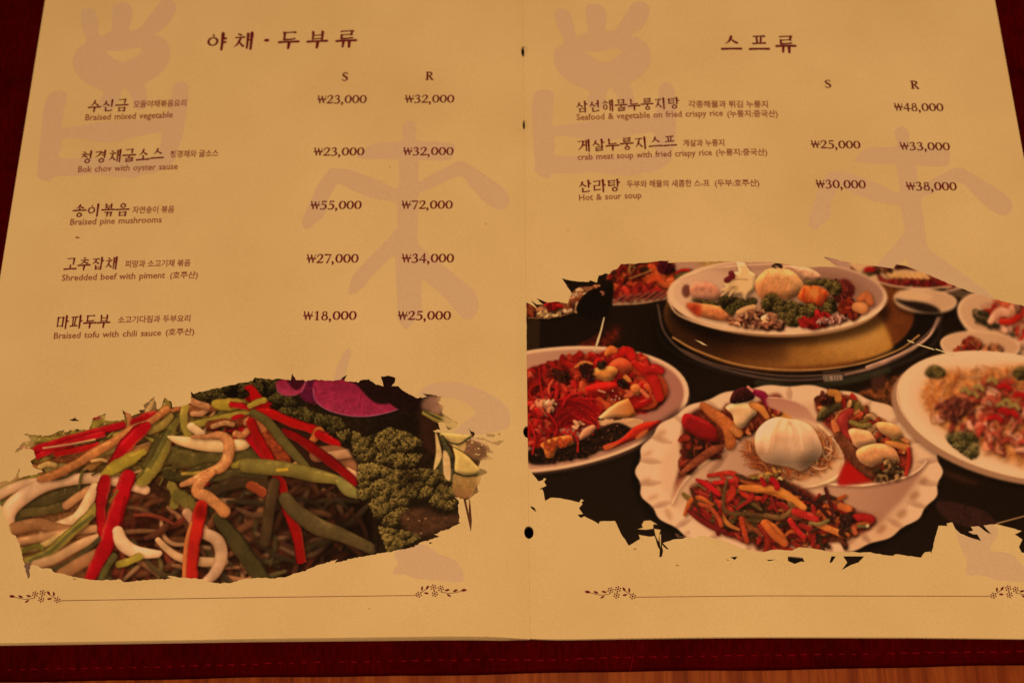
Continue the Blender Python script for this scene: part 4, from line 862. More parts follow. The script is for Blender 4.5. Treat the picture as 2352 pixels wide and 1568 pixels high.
    # centre bowl ring around bun
    EL('P',1829,1045,106,84,8,rgb(222,172,122),soft=2)
    T('P',[(1838,1120),(1880,1112),(1920,1095),(1936,1062),(1930,1030),(1905,1000),(1880,975)],8,rgb(228,182,130),shadow=.35,gloss=0,soft=1.5)
    PL('F',[(-120,330),(-60,520),(60,590),(200,610),(400,600),(540,520),(590,430),(540,330),(460,230),(300,250)],rgb(208,120,66),soft=6,tex=.1)
    c.shreds('F',[(-120,400),(0,520),(200,590),(400,590),(560,470),(570,380),(480,250),(440,400),(340,540),(100,520),(-60,440)],120,[rgb(214,116,56),rgb(222,140,84),rgb(200,84,40),rgb(226,166,114)],w=(2,4),L=(16,40),shadow=.25,gloss=.1)
    c.shreds('E',[(1980,420),(2080,400),(2140,520),(2300,600),(2240,640),(2080,600)],40,[rgb(200,84,40),rgb(206,110,60)],w=(2,4),L=(16,40),shadow=.25,gloss=.1)
    # bun
    PL('F',[(-52,350),(-45,260),(0,195),(60,152),(140,132),(200,145),(290,158),(370,192),(425,250),(455,315),(478,395),(455,450),(400,492),(350,540),(300,556),(230,528),(120,508),(20,482),(-35,420)],rgb(222,172,126),shade=26,shadow=.5,tex=.012)
    for p in [[(160,140),(110,240),(80,400)],[(215,155),(265,240),(262,340)],[(60,180),(10,280),(-10,400)],[(300,180),(370,280),(390,380)],[(200,180),(180,300),(200,420)]]: T('F',p,26,rgb(196,142,98),shadow=0,gloss=0,soft=9,alpha=.3)
    for p in [[(130,160),(70,260),(40,400)],[(240,170),(300,260),(320,380)]]: T('F',p,30,rgb(236,190,142),shadow=0,gloss=0,soft=9,alpha=.4)
    c.mul('F',130,280,26,90,10,(.93,.88,.84),8);c.mul('F',330,480,40,50,0,(.92,.86,.82),8);c.mul('F',210,190,14,30,20,(.92,.88,.84),5);c.mul('F',-20,420,60,60,0,(.9,.84,.8),10)
    T('F',[(220,175),(245,240),(250,300)],8,rgb(206,152,104),shadow=0,gloss=0,soft=3,alpha=.5)
    # right compartment
    PL('F',[(480,180),(420,20),(560,-60),(720,0),(860,120),(1000,190),(1120,300),(1180,440),(1150,560),(1000,620),(800,650),(600,655),(650,560),(640,420),(560,260)],rgb(130,36,20),soft=3,tex=.25)
    PL('F',[(650,500),(760,520),(860,620),(700,655),(600,655)],rgb(200,20,14),soft=5)
    c.heap('F',[(420,20),(700,-20),(880,140),(1100,300),(1130,420),(960,330),(800,230),(700,200),(560,160)],110,[rgb(200,66,34),rgb(214,120,60),rgb(170,30,20),rgb(120,90,36),rgb(150,50,26),rgb(214,150,90)],size=(8,17),tex=.12)
    PL('F',[(430,160),(450,90),(500,30),(560,0),(620,20),(620,60),(540,110),(470,160)],rgb(92,74,38),shade=6,tex=.15,shadow=.5)
    T('F',[(460,120),(520,70),(600,40)],6,rgb(60,46,22),shadow=0,gloss=0)
    c.heap('F',[(420,10),(480,-60),(560,-60),(540,10)],16,[rgb(110,40,24),rgb(80,30,16)],size=(7,12))
    T('F',[(540,-60),(590,-50),(600,-10)],60,rgb(206,120,50))
    T('F',[(690,90,60),(640,140,90),(630,220,100),(660,290,80)],90,rgb(180,44,34),gloss=.3,tex=.05)
    T('F',[(560,170,40),(580,220,60),(590,260,40)],50,rgb(214,100,50))
    T('F',[(600,280,70),(680,380,100),(760,480,110),(860,560,110)],100,rgb(110,50,28),tex=.3,rag=.8)
    PL('F',[(680,240),(720,220),(800,230),(860,260),(900,330),(860,350),(780,370),(730,360),(700,300)],rgb(222,152,96),shade=8,shadow=.4,tex=.04)
    PL('F',[(900,180),(960,170),(1040,190),(1100,250),(1080,300),(1000,290),(920,240)],rgb(214,144,82),shade=8,shadow=.4,tex=.04)
    PL('F',[(740,430),(760,380),(860,345),(950,340),(1030,370),(1070,430),(1080,490),(1000,480),(920,500),(860,525),(780,490)],rgb(220,140,84),shade=10,shadow=.4,tex=.05)
    c.heap('F',[(880,520),(960,480),(1080,490),(1120,600),(900,630)],40,[rgb(60,40,20),rgb(110,80,44),rgb(170,120,66),rgb(44,26,14)],size=(5,10))
    T('F',[(980,330,30),(1060,350,50),(1140,370,50)],44,rgb(214,118,54))
    T('F',[(1150,380,30),(1150,480,40),(1130,580,30)],34,rgb(190,40,26))
    T('F',[(700,170),(780,200),(840,190)],40,rgb(140,116,50),tex=.1)
    # front compartment: stir fry
    PL('E',[(1520,790),(1600,740),(1900,720),(2352,700),(2352,1320),(2200,1290),(2000,1270),(1780,1180),(1600,1060),(1500,990),(1550,900)],rgb(120,36,22),soft=4,tex=.25)
    PL('F',[(0,620),(200,640),(350,700),(560,830),(860,900),(860,1000),(700,1070),(440,1130),(120,1150),(-60,1140)],rgb(110,34,20),soft=4,tex=.25)
    pal=[rgb(190,40,24),rgb(206,84,32),rgb(150,24,18),rgb(120,50,26),rgb(206,110,46),rgb(70,40,20),rgb(170,30,24),rgb(110,80,36)]
    c.mul('P',1790,1190,150,40,0,(.6,.5,.45),20)
    c.shreds('P',[(1590,1130),(1700,1105),(1800,1110),(1900,1150),(1990,1190),(1960,1225),(1880,1245),(1780,1255),(1700,1240),(1640,1200),(1590,1170)],150,pal,w=(8,15),L=(34,72),ang=.5,spread=.8,gloss=.35,shadow=.5,tex=.08)
    T('E',[(1500,985,20),(1600,1060,44),(1720,1130,50),(1830,1170,40)],40,rgb(130,24,20))
    T('E',[(1600,930),(1700,960),(1780,1060),(1800,1120)],40,rgb(196,70,34))
    T('E',[(1580,710,24),(1680,760,60),(1780,840,40)],50,rgb(206,24,26),gloss=.3)
    T('E',[(1740,740),(1850,730),(1900,720)],40,rgb(200,28,22))
    T('E',[(1530,790),(1560,880),(1600,990)],22,rgb(80,34,20));T('E',[(1550,770),(1600,760),(1660,800)],16,rgb(110,90,44))
    T('E',[(1850,720,30),(1820,880,34),(1850,1000,40),(2050,1020,40),(2352,1050,44)],34,rgb(96,60,30),tex=.1)
    T('E',[(1980,780,50),(2100,790,70),(2240,810,70),(2360,860,60)],64,rgb(214,110,42),gloss=.3)
    T('E',[(1980,1060),(2000,1150),(2030,1260)],46,rgb(200,60,28))
    T('E',[(2200,1100),(2300,1180),(2360,1270)],80,rgb(214,100,40))
    T('F',[(0,700,40),(120,700,60),(230,770,70),(330,840,50)],60,rgb(216,120,46),gloss=.3)
    T('F',[(140,650),(220,690),(340,760),(450,830),(560,960)],30,rgb(60,20,18),gloss=.5)
    T('F',[(500,690),(530,790),(570,920)],28,rgb(84,24,20),gloss=.3)
    T('F',[(30,900),(150,920),(240,850),(220,810)],40,rgb(110,70,34),tex=.1)
    T('F',[(20,960),(100,1060),(180,1120)],60,rgb(206,90,36));T('F',[(220,940),(270,1010),(330,1070)],44,rgb(206,34,30),gloss=.4)
    T('F',[(440,970),(560,1020),(660,1060)],54,rgb(214,110,44));T('F',[(700,920),(720,1000),(735,1040)],40,rgb(186,80,44))
    T('F',[(730,920),(800,915),(860,930)],60,rgb(196,28,26),gloss=.3);T('F',[(260,870),(340,900),(420,930)],60,rgb(190,34,26))
    T('F',[(620,830),(680,850)],60,rgb(210,96,40));T('F',[(380,960),(450,970),(520,940)],30,rgb(120,100,50))
    T('F',[(760,985),(830,985)],30,rgb(100,90,50));c.dot(1749.1+830/3.413,918.8+985/3.413,5,rgb(210,190,130))
    c.heap('F',[(620,900),(700,880),(700,1040),(640,1030)],8,[rgb(50,20,14)],size=(8,14))
    c.heap('F',[(-100,600),(0,560),(120,540),(200,600),(60,640)],20,[rgb(216,140,60),rgb(206,180,110),rgb(150,130,60)],size=(5,10))
    T('F',[(80,620),(110,650),(120,680)],50,rgb(196,20,24));T('F',[(0,620),(20,660)],36,rgb(196,20,24))
    c.mul('P',2010,1230,70,40,-30,(.97,.93,.9),12)
    for x,y,rx,ry in [(1270,630,36,26),(1200,750,46,30),(1100,890,46,30),(940,1010,46,26),(700,1100,50,22),(840,1160,40,16)]: c.mul('F',x,y,rx,ry,-40,(.82,.72,.66),5)
    for x,y,rx,ry in [(1260,300,60,24),(1140,480,60,16),(1120,720,60,16),(1190,870,60,16),(1330,1020,24,60)]: c.mul('E',x,y,rx,ry,-25,(.86,.78,.72),5)
    # ---- right big plate with noodles
    c.mul('P',2335,972,290,142,15,(.4,.35,.33),8)
    EL('P',2328,966,288,139,14,rgb(170,120,84),soft=2)
    EL('P',2340,956,288,138,14,rgb(238,194,144),soft=1)
    EL('P',2345,954,266,121,14,rgb(234,190,140),soft=4,grad=(0,1,rgb(228,180,130)))
    reg=[(2125,880),(2170,850),(2240,850),(2330,840),(2420,850),(2540,900),(2570,1060),(2500,1100),(2400,1090),(2300,1050),(2190,1000),(2120,930)]
    PL('P',reg,rgb(226,132,66),soft=9,tex=.1)
    c.shreds('P',reg,560,[rgb(230,124,54),rgb(236,150,84),rgb(222,104,40),rgb(240,176,116),rgb(214,88,34)],w=(1.5,3),L=(14,40),shadow=.22,gloss=.1,curl=.7)
    c.heap('P',[(2150,960),(2190,910),(2270,880),(2340,870),(2450,880),(2520,960),(2500,1050),(2400,1060),(2320,1040),(2220,1010)],230,[rgb(206,80,50),rgb(224,124,82),rgb(180,52,34),rgb(232,150,110),rgb(196,64,42),rgb(214,96,66)],size=(8,16),tex=.15,gloss=.35)
    c.heap('D',[(1560,1400),(1700,1320),(1880,1350),(1920,1430),(1750,1520),(1600,1500)],90,[rgb(150,60,40),rgb(120,46,30),rgb(176,80,54)],size=(4,9),tex=.25)
    for x,y in [(1900,1290),(1950,1230),(2070,1170),(2200,1360),(2270,1400),(1830,1260),(2150,1390)]: T('D',[(x-40,y),(x,y-15),(x+30,y+20)],40,rgb(150,122,60),tex=.1)
    for x,y in [(2180,1440),(2240,1460),(2100,1500),(2180,1220),(2320,1300)]: T('D',[(x-50,y),(x,y-10),(x+40,y+20)],50,rgb(190,22,20),gloss=.35)
    c.parsley('D',[(1465,1100),(1500,1050),(1560,1035),(1640,1080),(1640,1120),(1570,1150),(1490,1130)],100,r=(1.2,2.6))
    c.parsley('D',[(2250,1110),(2290,1060),(2352,1050),(2420,1080),(2400,1150),(2300,1160)],90,r=(1.2,2.6))
    c.parsley('F',[(1450,270),(1520,250),(1650,255),(1690,300),(1700,430),(1640,460),(1520,380),(1460,320)],170,dark=(.22,.2,.08),light=(.62,.55,.3),r=(1.3,2.8))
    T('D',[(1215,1250),(1250,1420),(1340,1568)],5,rgb(160,110,80),shadow=0,gloss=0,alpha=.6)
    # thin white edge of tablecloth lower right
    T('F',[(1840,965),(1950,935),(2060,905),(2200,860)],9,rgb(206,160,100),shadow=0,gloss=0)
    # watermark band printed over upper right
    PL('D',[(1640,340),(1900,380),(2110,440),(2050,480),(1900,470),(1750,420)],rgb(206,158,112),soft=1,alpha=.35)
    # pale printed flecks near lower plate edge
    for p in [[(1380,1190),(1430,1200),(1420,1215),(1530,1220),(1525,1255),(1460,1230),(1410,1230)],[(1470,1180),(1520,1160),(1530,1200),(1480,1210)]]: PL('E',p,rgb(190,136,100),sm=False,alpha=.5)
    c.soft('P',[(2120,840),(2580,820),(2580,1120),(2300,1080),(2100,960)],1.9)
    c.soft('P',[(1390,590),(1560,590),(1560,700),(1390,710)],1.3)
    c.soft('P',[(1960,590),(2580,590),(2580,830),(2240,800),(2000,690)],1.8)
    c.specks('P',[(1225,860),(1400,810),(1520,900),(1480,960),(1300,1010),(1225,1000)],90,r=(.5,1.3))
    c.specks('P',[(1590,1130),(1800,1110),(1990,1190),(1880,1245),(1700,1240)],110,r=(.5,1.2))
    c.specks('P',[(1580,960),(1750,900),(1700,1000)],40,r=(.5,1.2)); c.specks('P',[(1880,930),(2000,960),(2080,1060),(1980,1080)],60,r=(.5,1.2))
    c.grade()
    # torn slivers at bottom showing paper
    for p in [[(1110,1080),(1170,1075),(1235,1115),(1195,1110),(1195,1150),(1130,1160),(1050,1155),(1100,1140),(1090,1115)],[(1200,1150),(1260,1160),(1250,1190),(1240,1270),(1215,1215)],[(1250,1200),(1262,1200),(1262,1330),(1250,1260)]]: PL('E',p,PAGE,sm=False)
    # sliver tears showing paper
    PL('C',[(748,603),(760,604),(740,700),(705,830),(672,905),(662,905),(690,800),(715,730)],rgb(196,150,92),sm=False)
    PL('C',[(1562,803),(1620,822),(1684,860),(1640,850)],rgb(206,160,96),sm=False)
    for a,b in [((1310,810),(1360,830)),((1395,845),(1540,890)),((1560,888),(1600,900)),((1610,905),(1720,940))]: T('D',[a,b],11,rgb(214,170,104),shadow=0,gloss=0,soft=1)
    return c
def outline_right(rng):
    C=[(58,470),(100,490),(155,527),(100,447),(150,488),(207,488),(150,433),(245,470),(340,462),(430,480),(440,440),(462,385),(375,250),(430,268),(530,284),(620,286),(625,270),(690,292),(705,230),(765,208),(800,217),(825,182),(870,170),(905,125),(1000,124),(1130,114),(1200,104),(1338,95),(1320,112),(1600,106),(1930,102),(2100,106),(2280,112)]
    D=[(250,132),(430,155),(560,150),(690,152),(640,120),(605,95),(558,64),(640,80),(770,110),(950,135),(1080,150),(1180,168),(1205,128),(1300,145),(1480,215),(1560,250),(1760,335),(1900,382),(2090,440),(2200,468),(2352,502)]
    P=[(2420,730),(2520,765),(2540,900),(2545,1100),(2540,1245),(2440,1240)]
    F=[(2070,1198),(2040,1192),(2018,1150),(2045,1090),(1985,1050),(2040,1022),(1960,1000),(1845,970),(1740,980),(1765,1010),(1802,1050),(1745,1020),(1700,985),(1640,990),(1660,1020),(1620,1030),(1660,1050),(1690,1050),(1722,1102),(1650,1080),(1560,1045),(1518,1005),(1495,955),(1450,965),(1458,985),(1388,982),(1355,1100),(1330,1202),(1325,1185),(1280,1190),(1250,1232),(1050,1205),(1032,1218),(975,1213),(830,1190),(740,1190),(560,1190),(420,1165),(300,1150),(240,1178),(100,1170),(0,1190)]
    E=[(2120,1350),(2040,1340),(1900,1290),(1780,1245),(1620,1210),(1560,1238),(1500,1222),(1455,1240),(1376,1245),(1280,1278),(1335,1335),(1310,1330),(1272,1290),(1282,1350),(1270,1402),(1247,1402),(1252,1340),(1225,1280),(1205,1215),(1150,1220),(1065,1203),(1075,1242),(1040,1262),(975,1302),(920,1220),(850,1080),(715,1085),(705,1107),(640,1070),(575,1038),(545,1055),(515,1025),(565,1018),(528,965),(560,930),(550,912),(572,898),(550,885),(530,915),(440,892),(360,876),(275,872),(225,900),(213,830),(202,797),(170,796),(237,765),(215,730),(235,705),(215,695),(205,715),(165,726),(120,670),(78,600),(66,560),(60,200)]
    main=fr('C',C)+fr('D',D)+P+fr('F',F)+fr('E',E)
    fl=[fr('F',[(205,1222),(320,1225),(338,1268),(312,1262),(260,1282),(208,1258)]),fr('F',[(640,1222),(805,1222),(760,1270),(700,1290),(628,1330),(672,1270)]),fr('F',[(532,1272),(548,1222),(582,1222),(552,1270)]),fr('E',[(90,945),(130,962),(147,1003),(105,970)]),fr('E',[(1015,1328),(1045,1326),(1030,1338)]),fr('E',[(1390,1476),(1430,1476),(1410,1484)]),fr('E',[(1885,1405),(1950,1398),(1925,1430)]),fr('E',[(1280,1285),(1335,1335),(1300,1320)]),fr('F',[(38,1250),(115,1246),(60,1260)]),fr('E',[(1850,1422),(1882,1436),(1855,1432)])]
    fl.pop(7)
    return [jag(main,.5,rng,step=7)]+fl
# ================================================================== table
def grid(xs,ys,zf):
    V=[(x,y,zf(x,y)) for y in ys for x in xs];n=len(xs)
    F=[(j*n+i,j*n+i+1,(j+1)*n+i+1,(j+1)*n+i) for j in range(len(ys)-1) for i in range(n-1)]
    return V,F
V=[(-700,-450,-3.2),(700,-450,-3.2),(700,700,-3.2),(-700,700,-3.2),(-700,-450,-40),(700,-450,-40),(700,700,-40),(-700,700,-40)]
F=[(0,1,2,3),(7,6,5,4),(0,4,5,1),(1,5,6,2),(2,6,7,3),(3,7,4,0)]
tag(link('table',mesh('table',V,F),M_WOOD),'reddish brown wooden table top with straight dark grain under the menu','table')
# ================================================================== menu
menu=bpy.data.objects.new('menu',None); COL.objects.link(menu); menu.empty_display_size=.05
tag(menu,'open restaurant menu with cream pages and a stitched dark red cover','menu')
# ---- cover: padded board with rounded rim, two hinge grooves and a folded hem
YB0=lambda x:-12.9+.0050*(x+10)+.18*math.sin(x*.045)+.12*math.sin(x*.11+1)
XL,XR,YT=-263.,257.,338.
gx=[on_plane(1193,1500,0)[0],on_plane(1307,1500,0)[0]]
def cover_z(x,y):
    yb=YB0(x); d=min(y-yb,x-XL,XR-x,YT-y)
    z=0.
    if d<1.6: z-=2.6*(1-math.sqrt(max(0,1-(1-max(d,0)/1.6)**2)))
    for g in gx: z-=.55*math.exp(-((x-g)/1.5)**2)
    e=y-yb
    z+=.28*math.exp(-((e-1.6)/.7)**2)*(1 if x>20 else .35)-.22*math.exp(-((e-3.1)/.6)**2)
    ys=YS(x)-yb
    z-=.16*math.exp(-((e-ys)/.5)**2)
    z+=.05*math.sin(x*.31+y*.2)*math.sin(x*.083)
    return z
_st=[on_plane(a,b,0) for a,b in ((0,1537),(300,1532),(700,1520.5),(1148,1513),(1250,1515),(1400,1509),(1750,1504),(2352,1495))]
_st=[(-260,_st[0][1]-.2)]+list(_st)+[(260,_st[-1][1])]
def YS(x): return float(np.interp(x,[p[0] for p in _st],[p[1] for p in _st]))
xs=sorted(set([XL,XL+.2,XL+.6,XL+1.2,XL+2]+list(np.arange(-260,254,1.25))+[XR-2,XR-1.2,XR-.6,XR-.2,XR]))
off=[0,.12,.3,.6,1,1.4,1.8,2.2,2.6,3,3.4,3.8,4.2,4.6,5,5.4,5.8,6.2,6.8,8,10,14]
V=[];n=len(xs)
rows=[]
for o in off: rows.append([YB0(x)+o for x in xs])
for y in list(np.arange(10,330,20))+[YT-2,YT-1,YT-.4,YT]: rows.append([y]*n)
for r_ in rows:
    for x,y in zip(xs,r_): V.append((x,y,cover_z(x,y)))
R=len(rows); F=[(j*n+i,j*n+i+1,(j+1)*n+i+1,(j+1)*n+i) for j in range(R-1) for i in range(n-1)]
# skirt
def rim(idx):
    s=len(V)
    for k in idx: V.append((V[k][0],V[k][1],-3.1))
    for q in range(len(idx)-1): F.append((idx[q+1],idx[q],s+q,s+q+1))
rim(list(range(n))); rim([(R-1)*n+i for i in range(n)][::-1]); rim([j*n for j in range(R)][::-1]); rim([j*n+n-1 for j in range(R)])
cover=link('cover',mesh('cover',V,F,True),M_COVER,menu); tag(cover,'dark red leatherette cover with a stitched folded hem')
# black strip added under the fold as the deep shade inside the punched holes
M_BLACK,_n,_b=nmat('black_hole_shade',.9,0.); _b.inputs['Base Color'].default_value=(.0015,.0008,.0006,1)
_v=[];
for y in (4.,330.):
    for k in range(13):
        x=-8+k*16/12; _v.append((x,y,cover_z(x,60.)+.12))
link('hole_shade_strip',mesh('hole_shade_strip',_v,[(k,k+1,k+14,k+13) for k in range(12)]),M_BLACK,menu)
# ---- stitches along the hem, each its own piece of thread
def capsule(L,w,h,seg=6):
    V=[];F=[]
    prof=[(-.5,.25),(-.38,.85),(0,1),(.38,.85),(.5,.25)]
    for t,s in prof:
        for k in range(seg):
            a=2*math.pi*k/seg; V.append((t*L,math.cos(a)*w/2*s,math.sin(a)*h/2*s+h*.15*(1-(2*t)**2)))
    for j in range(len(prof)-1):
        for k in range(seg): F.append((j*seg+k,j*seg+(k+1)%seg,(j+1)*seg+(k+1)%seg,(j+1)*seg+k))
    F.append(tuple(range(seg))[::-1]); F.append(tuple((len(prof)-1)*seg+k for k in range(seg)))
    return mesh('stitch',V,F,True)
sm=[capsule(2.7,.62,.5),capsule(2.2,.5,.4),capsule(3.1,.6,.46)]
for m_ in sm: m_.materials.append(M_STITCH)
x=-258.
while x<252:
    y=YS(x)+rnd.uniform(-.12,.12)
    o=bpy.data.objects.new('stitch',rnd.choice(sm)); COL.objects.link(o); o.parent=cover
    sink=rnd.choice([.1,.16,.22,.27,.3]) if not(20<x<55) else .06
    o.location=(x/1000,y/1000,(cover_z(x,y)+.12-sink)/1000); o.rotation_euler=(0,0,rnd.uniform(-.09,.05))
    x+=4.9+rnd.uniform(-.35,.35)
# loose thread hanging over the edge
def tube(pts,rad,seg=6,name='thread'):
    V=[];F=[]
    for i,p in enumerate(pts):
        a=np.array(pts[max(i-1,0)]);b_=np.array(pts[min(i+1,len(pts)-1)]);d=(b_-a)/np.linalg.norm(b_-a)
        s=np.cross(d,[0,0,1.]);s/=np.linalg.norm(s)+1e-9;t_=np.cross(s,d)
        for k in range(seg):
            q=2*math.pi*k/seg; V.append(tuple(np.array(p)+(s*math.cos(q)+t_*math.sin(q))*rad))
    for j in range(len(pts)-1):
        for k in range(seg): F.append((j*seg+k,j*seg+(k+1)%seg,(j+1)*seg+(k+1)%seg,(j+1)*seg+k))
    return mesh(name,V,F,True)
p0=on_plane(1454,1506,0);p1=on_plane(1450,1524,0);p2=on_plane(1447,1541,-1.5)
link('loose_thread',tube([(p0[0]+1,p0[1]+.4,.1),(p0[0],p0[1],.35),(p0[0]-.3,(p0[1]+p1[1])/2,.3),(p1[0],p1[1],.35),((p1[0]+p2[0])/2,(p1[1]+p2[1])/2,.2),(p2[0],p2[1],-1.)],.16),M_STITCH,cover)
# ---- pages
def strips(polys,side,zoff,step=4.,uvf=None,name='page',thick=0,mats=1):
    """polygons in mm -> mesh lying on the curved page surface (cut into strips across the curve)"""
    VV=[];FF=[]
    xs_=[p[0] for P in polys for p in P]; ys_=[p[1] for P in polys for p in P]
    x0,x1,y0,y1=min(xs_),max(xs_),min(ys_),max(ys_)
    cuts=[c for c in (list(np.arange(-262,-16,step))+list(np.arange(-16,18,.5))+list(np.arange(18,262,step))) if x0+.01<c<x1-.01]
    for P in polys:
        P=[tuple(map(float,p[:2])) for i,p in enumerate(P)]
        a0,a1=min(p[0] for p in P),max(p[0] for p in P)
        pts=[Vector(p) for p in P]; n=len(pts); ed=[]
        for c in cuts:
            if a0<c<a1:
                k=len(pts); pts+=[Vector((c,y0-5)),Vector((c,y1+5))]; ed.append((k,k+1))
        r_=delaunay_2d_cdt(pts,ed,[list(range(n))],0,1e-4)
        base=len(VV)
        VV+= [(v.x,v.y) for v in r_[0]]
        tri=[f_ for f_ in r_[2] if len(f_)>=3]
        cen=np.array([[sum(r_[0][i].x for i in f_)/len(f_),sum(r_[0][i].y for i in f_)/len(f_)] for f_ in tri])
        Q=np.array(P);Q2=np.roll(Q,-1,0); ins=np.zeros(len(cen),bool)
        for (ax,ay),(bx,by) in zip(Q,Q2):
            if ay==by: continue
            m_=((ay>cen[:,1])!=(by>cen[:,1]))&(cen[:,0]<(bx-ax)*(cen[:,1]-ay)/(by-ay)+ax); ins^=m_
        for f_,o_ in zip(tri,ins):
            if o_:
                q=[r_[0][i] for i in f_]
                ar=sum(q[i].x*q[(i+1)%len(q)].y-q[(i+1)%len(q)].x*q[i].y for i in range(len(q)))
                FF.append(tuple(base+i for i in (f_ if ar>0 else f_[::-1])))
    used=sorted({i for f_ in FF for i in f_}); mp_={i:k for k,i in enumerate(used)}
    VV=[VV[i] for i in used]; FF=[tuple(mp_[i] for i in f_) for f_ in FF]
    zf=zoff if callable(zoff) else (lambda x:float(hz(x))+zoff)
    zc={}
    def Z(x):
        k=round(x,4)
        if k not in zc: zc[k]=(zf(x),(zf(x+.1)-zf(x-.1))/.2 if abs(x-XG)>.11 else 0.)
        return zc[k]
    V=[(x,y,Z(x)[0]) for x,y in VV]; nt_=len(FF); F=list(FF)
    if thick:
        cnt={}
        for f_ in FF:
            for i in range(len(f_)): cnt[(f_[i],f_[(i+1)%len(f_)])]=1
        low={}
        for (i,j) in list(cnt):
            if (j,i) not in cnt:
                for k in (i,j):
                    if k not in low: low[k]=len(V); V.append((V[k][0],V[k][1],V[k][2]-thick))
                F.append((j,i,low[i],low[j]))
    me=bpy.data.meshes.new(name); me.from_pydata([(x/1000,y/1000,z/1000) for x,y,z in V],[],F); me.update()
    me.polygons.foreach_set('use_smooth',[True]*len(F))
    if thick: me.polygons.foreach_set('material_index',[0]*nt_+[1]*(len(F)-nt_)) if mats>1 else None
    nor=[]
    for p in me.polygons:
        for li in p.loop_indices:
            if p.index<nt_:
                d=Z(V[me.loops[li].vertex_index][0])[1]; L=math.hypot(d,1); nor.append((-d/L,0,1/L))
            else: nor.append(tuple(p.normal))
    if uvf:
        uv=me.uv_layers.new(name='UVMap')
        for p in me.polygons:
            for li in p.loop_indices:
                v=V[me.loops[li].vertex_index]; uv.data[li].uv=uvf(v[0],v[1])
    me.normals_split_custom_set(nor)
    return me
xleft=np.mean([on_page(108,0)[0],on_page(0,620)[0]]); xright=np.mean([on_page(2285,0)[0],on_page(2352,380)[0]])
bl=[(0,1476),(290,1471.5),(574,1466.4),(850,1463),(1036,1460.5),(1120,1461.3),(1170,1464),(1205,1466.6)]
br=[(1216,1465.5),(1235,1466.6),(1278,1467.3),(1407,1465.3),(1600,1462.8),(1750,1461.8),(2100,1463),(2352,1466)]
BL=[on_page(*p) for p in bl]; BR=[on_page(*p) for p in br]
def edge_l(x): return float(np.interp(x,[p[0] for p in BL],[p[1] for p in BL])) if x>BL[0][0] else BL[0][1]+(x-BL[0][0])*(BL[1][1]-BL[0][1])/(BL[1][0]-BL[0][0])
def edge_r(x): return float(np.interp(x,[p[0] for p in BR],[p[1] for p in BR])) if x<BR[-1][0] else BR[-1][1]+(x-BR[-1][0])*(BR[-1][1]-BR[-2][1])/(BR[-1][0]-BR[-2][0])
PT=326.
holes=[(1203.5,118.7,15.2,24.2,'slit'),(1205.5,286.8,11.5,21,'slit'),(1212.2,991.8,21.5,27.5,'full'),(1215,1222.3,22.5,29.3,'full')]
HO=[]
for a,b_,w,h_,k in holes:
    x0,y0=on_page(a-w/2,b_);x1,y1=on_page(a+w/2,b_);_,ya=on_page(a,b_-h_/2);_,yb=on_page(a,b_+h_/2)
    HO.append((XG-x0,x1-XG,(ya+yb)/2,(ya-yb)/2,k))
def page_poly(side,layer):
    j=random.Random(layer*7+(side>0))
    dy=0 if layer==0 else j.uniform(-.06,.06)-layer*(.075 if side<0 else .05); dx=0 if layer==0 else j.uniform(-.5,.15)
    gap=.022
    P=[]
    def notch(lst,sgn):
        for a,b_,yc,ry,k in lst:
            w=(a if sgn<0 else b_)
            if k=='slit' and layer>0 and sgn>0: w=w*.28
            if k=='slit' and layer>0 and sgn<0: w=w*.8
            if layer>0 and k=='full': w*=.93 if sgn>0 else 1
            out=[]
            for q in range(9):
                t=math.pi*q/8; out.append((XG+sgn*max(gap,w*math.sin(t)),yc-ry*math.cos(t)))
            yield out
    if side<0:
        xs_=[xleft+dx]+list(np.arange(math.ceil(xleft)+5,-20,12))+[-16,-12,-8,-5,-2.5,XG-gap]
        P=[(x,edge_l(x)+dy*min(1,abs(x-XG)/14)) for x in xs_]
        for o in sorted(notch(HO,-1),key=lambda o:o[0][1]): P+=o
        P+=[(XG-gap,PT),(xleft+dx,PT)]
    else:
        xs_=[XG+gap,3,5,8,12,18]+list(np.arange(30,xright-5,12))+[xright-dx]
        P=[(x,edge_r(x)+dy*min(1,abs(x-XG)/14)) for x in xs_]
        P+=[(xright-dx,PT),(XG+gap,PT)]
        for o in sorted(notch(HO,1),key=lambda o:-o[0][1]): P+=o[::-1]
    return P
def zlayer(side,k,n):
    def f(x):
        h=float(hz(x)); zb=(.55 if side<0 else max(.5,h-1.9))
        if abs(x-XG)<9: # leaves pinch together at the fold
            w=abs(x-XG)/9; zb=(h-1.6)*(1-w)+zb*w
        return h-(h-zb)*k/n
    return f
pages={}
for side,n in ((-1,7),(1,4)):
    for k in range(n):
        me=strips([page_poly(side,k)],side,(0. if k==0 else zlayer(side,k,n-1)),name='page',thick=.25 if k==0 else (.55 if side<0 else .42),mats=2)
        me.materials.append(M_PAPER); me.materials.append(M_EDGE)
        o=link('page',me,None,menu)
        pages[(side,k)]=o
tag(pages[(-1,0)],'cream menu page of vegetable and tofu dishes'); tag(pages[(1,0)],'cream menu page of soups')
LP,RP=pages[(-1,0)],pages[(1,0)]
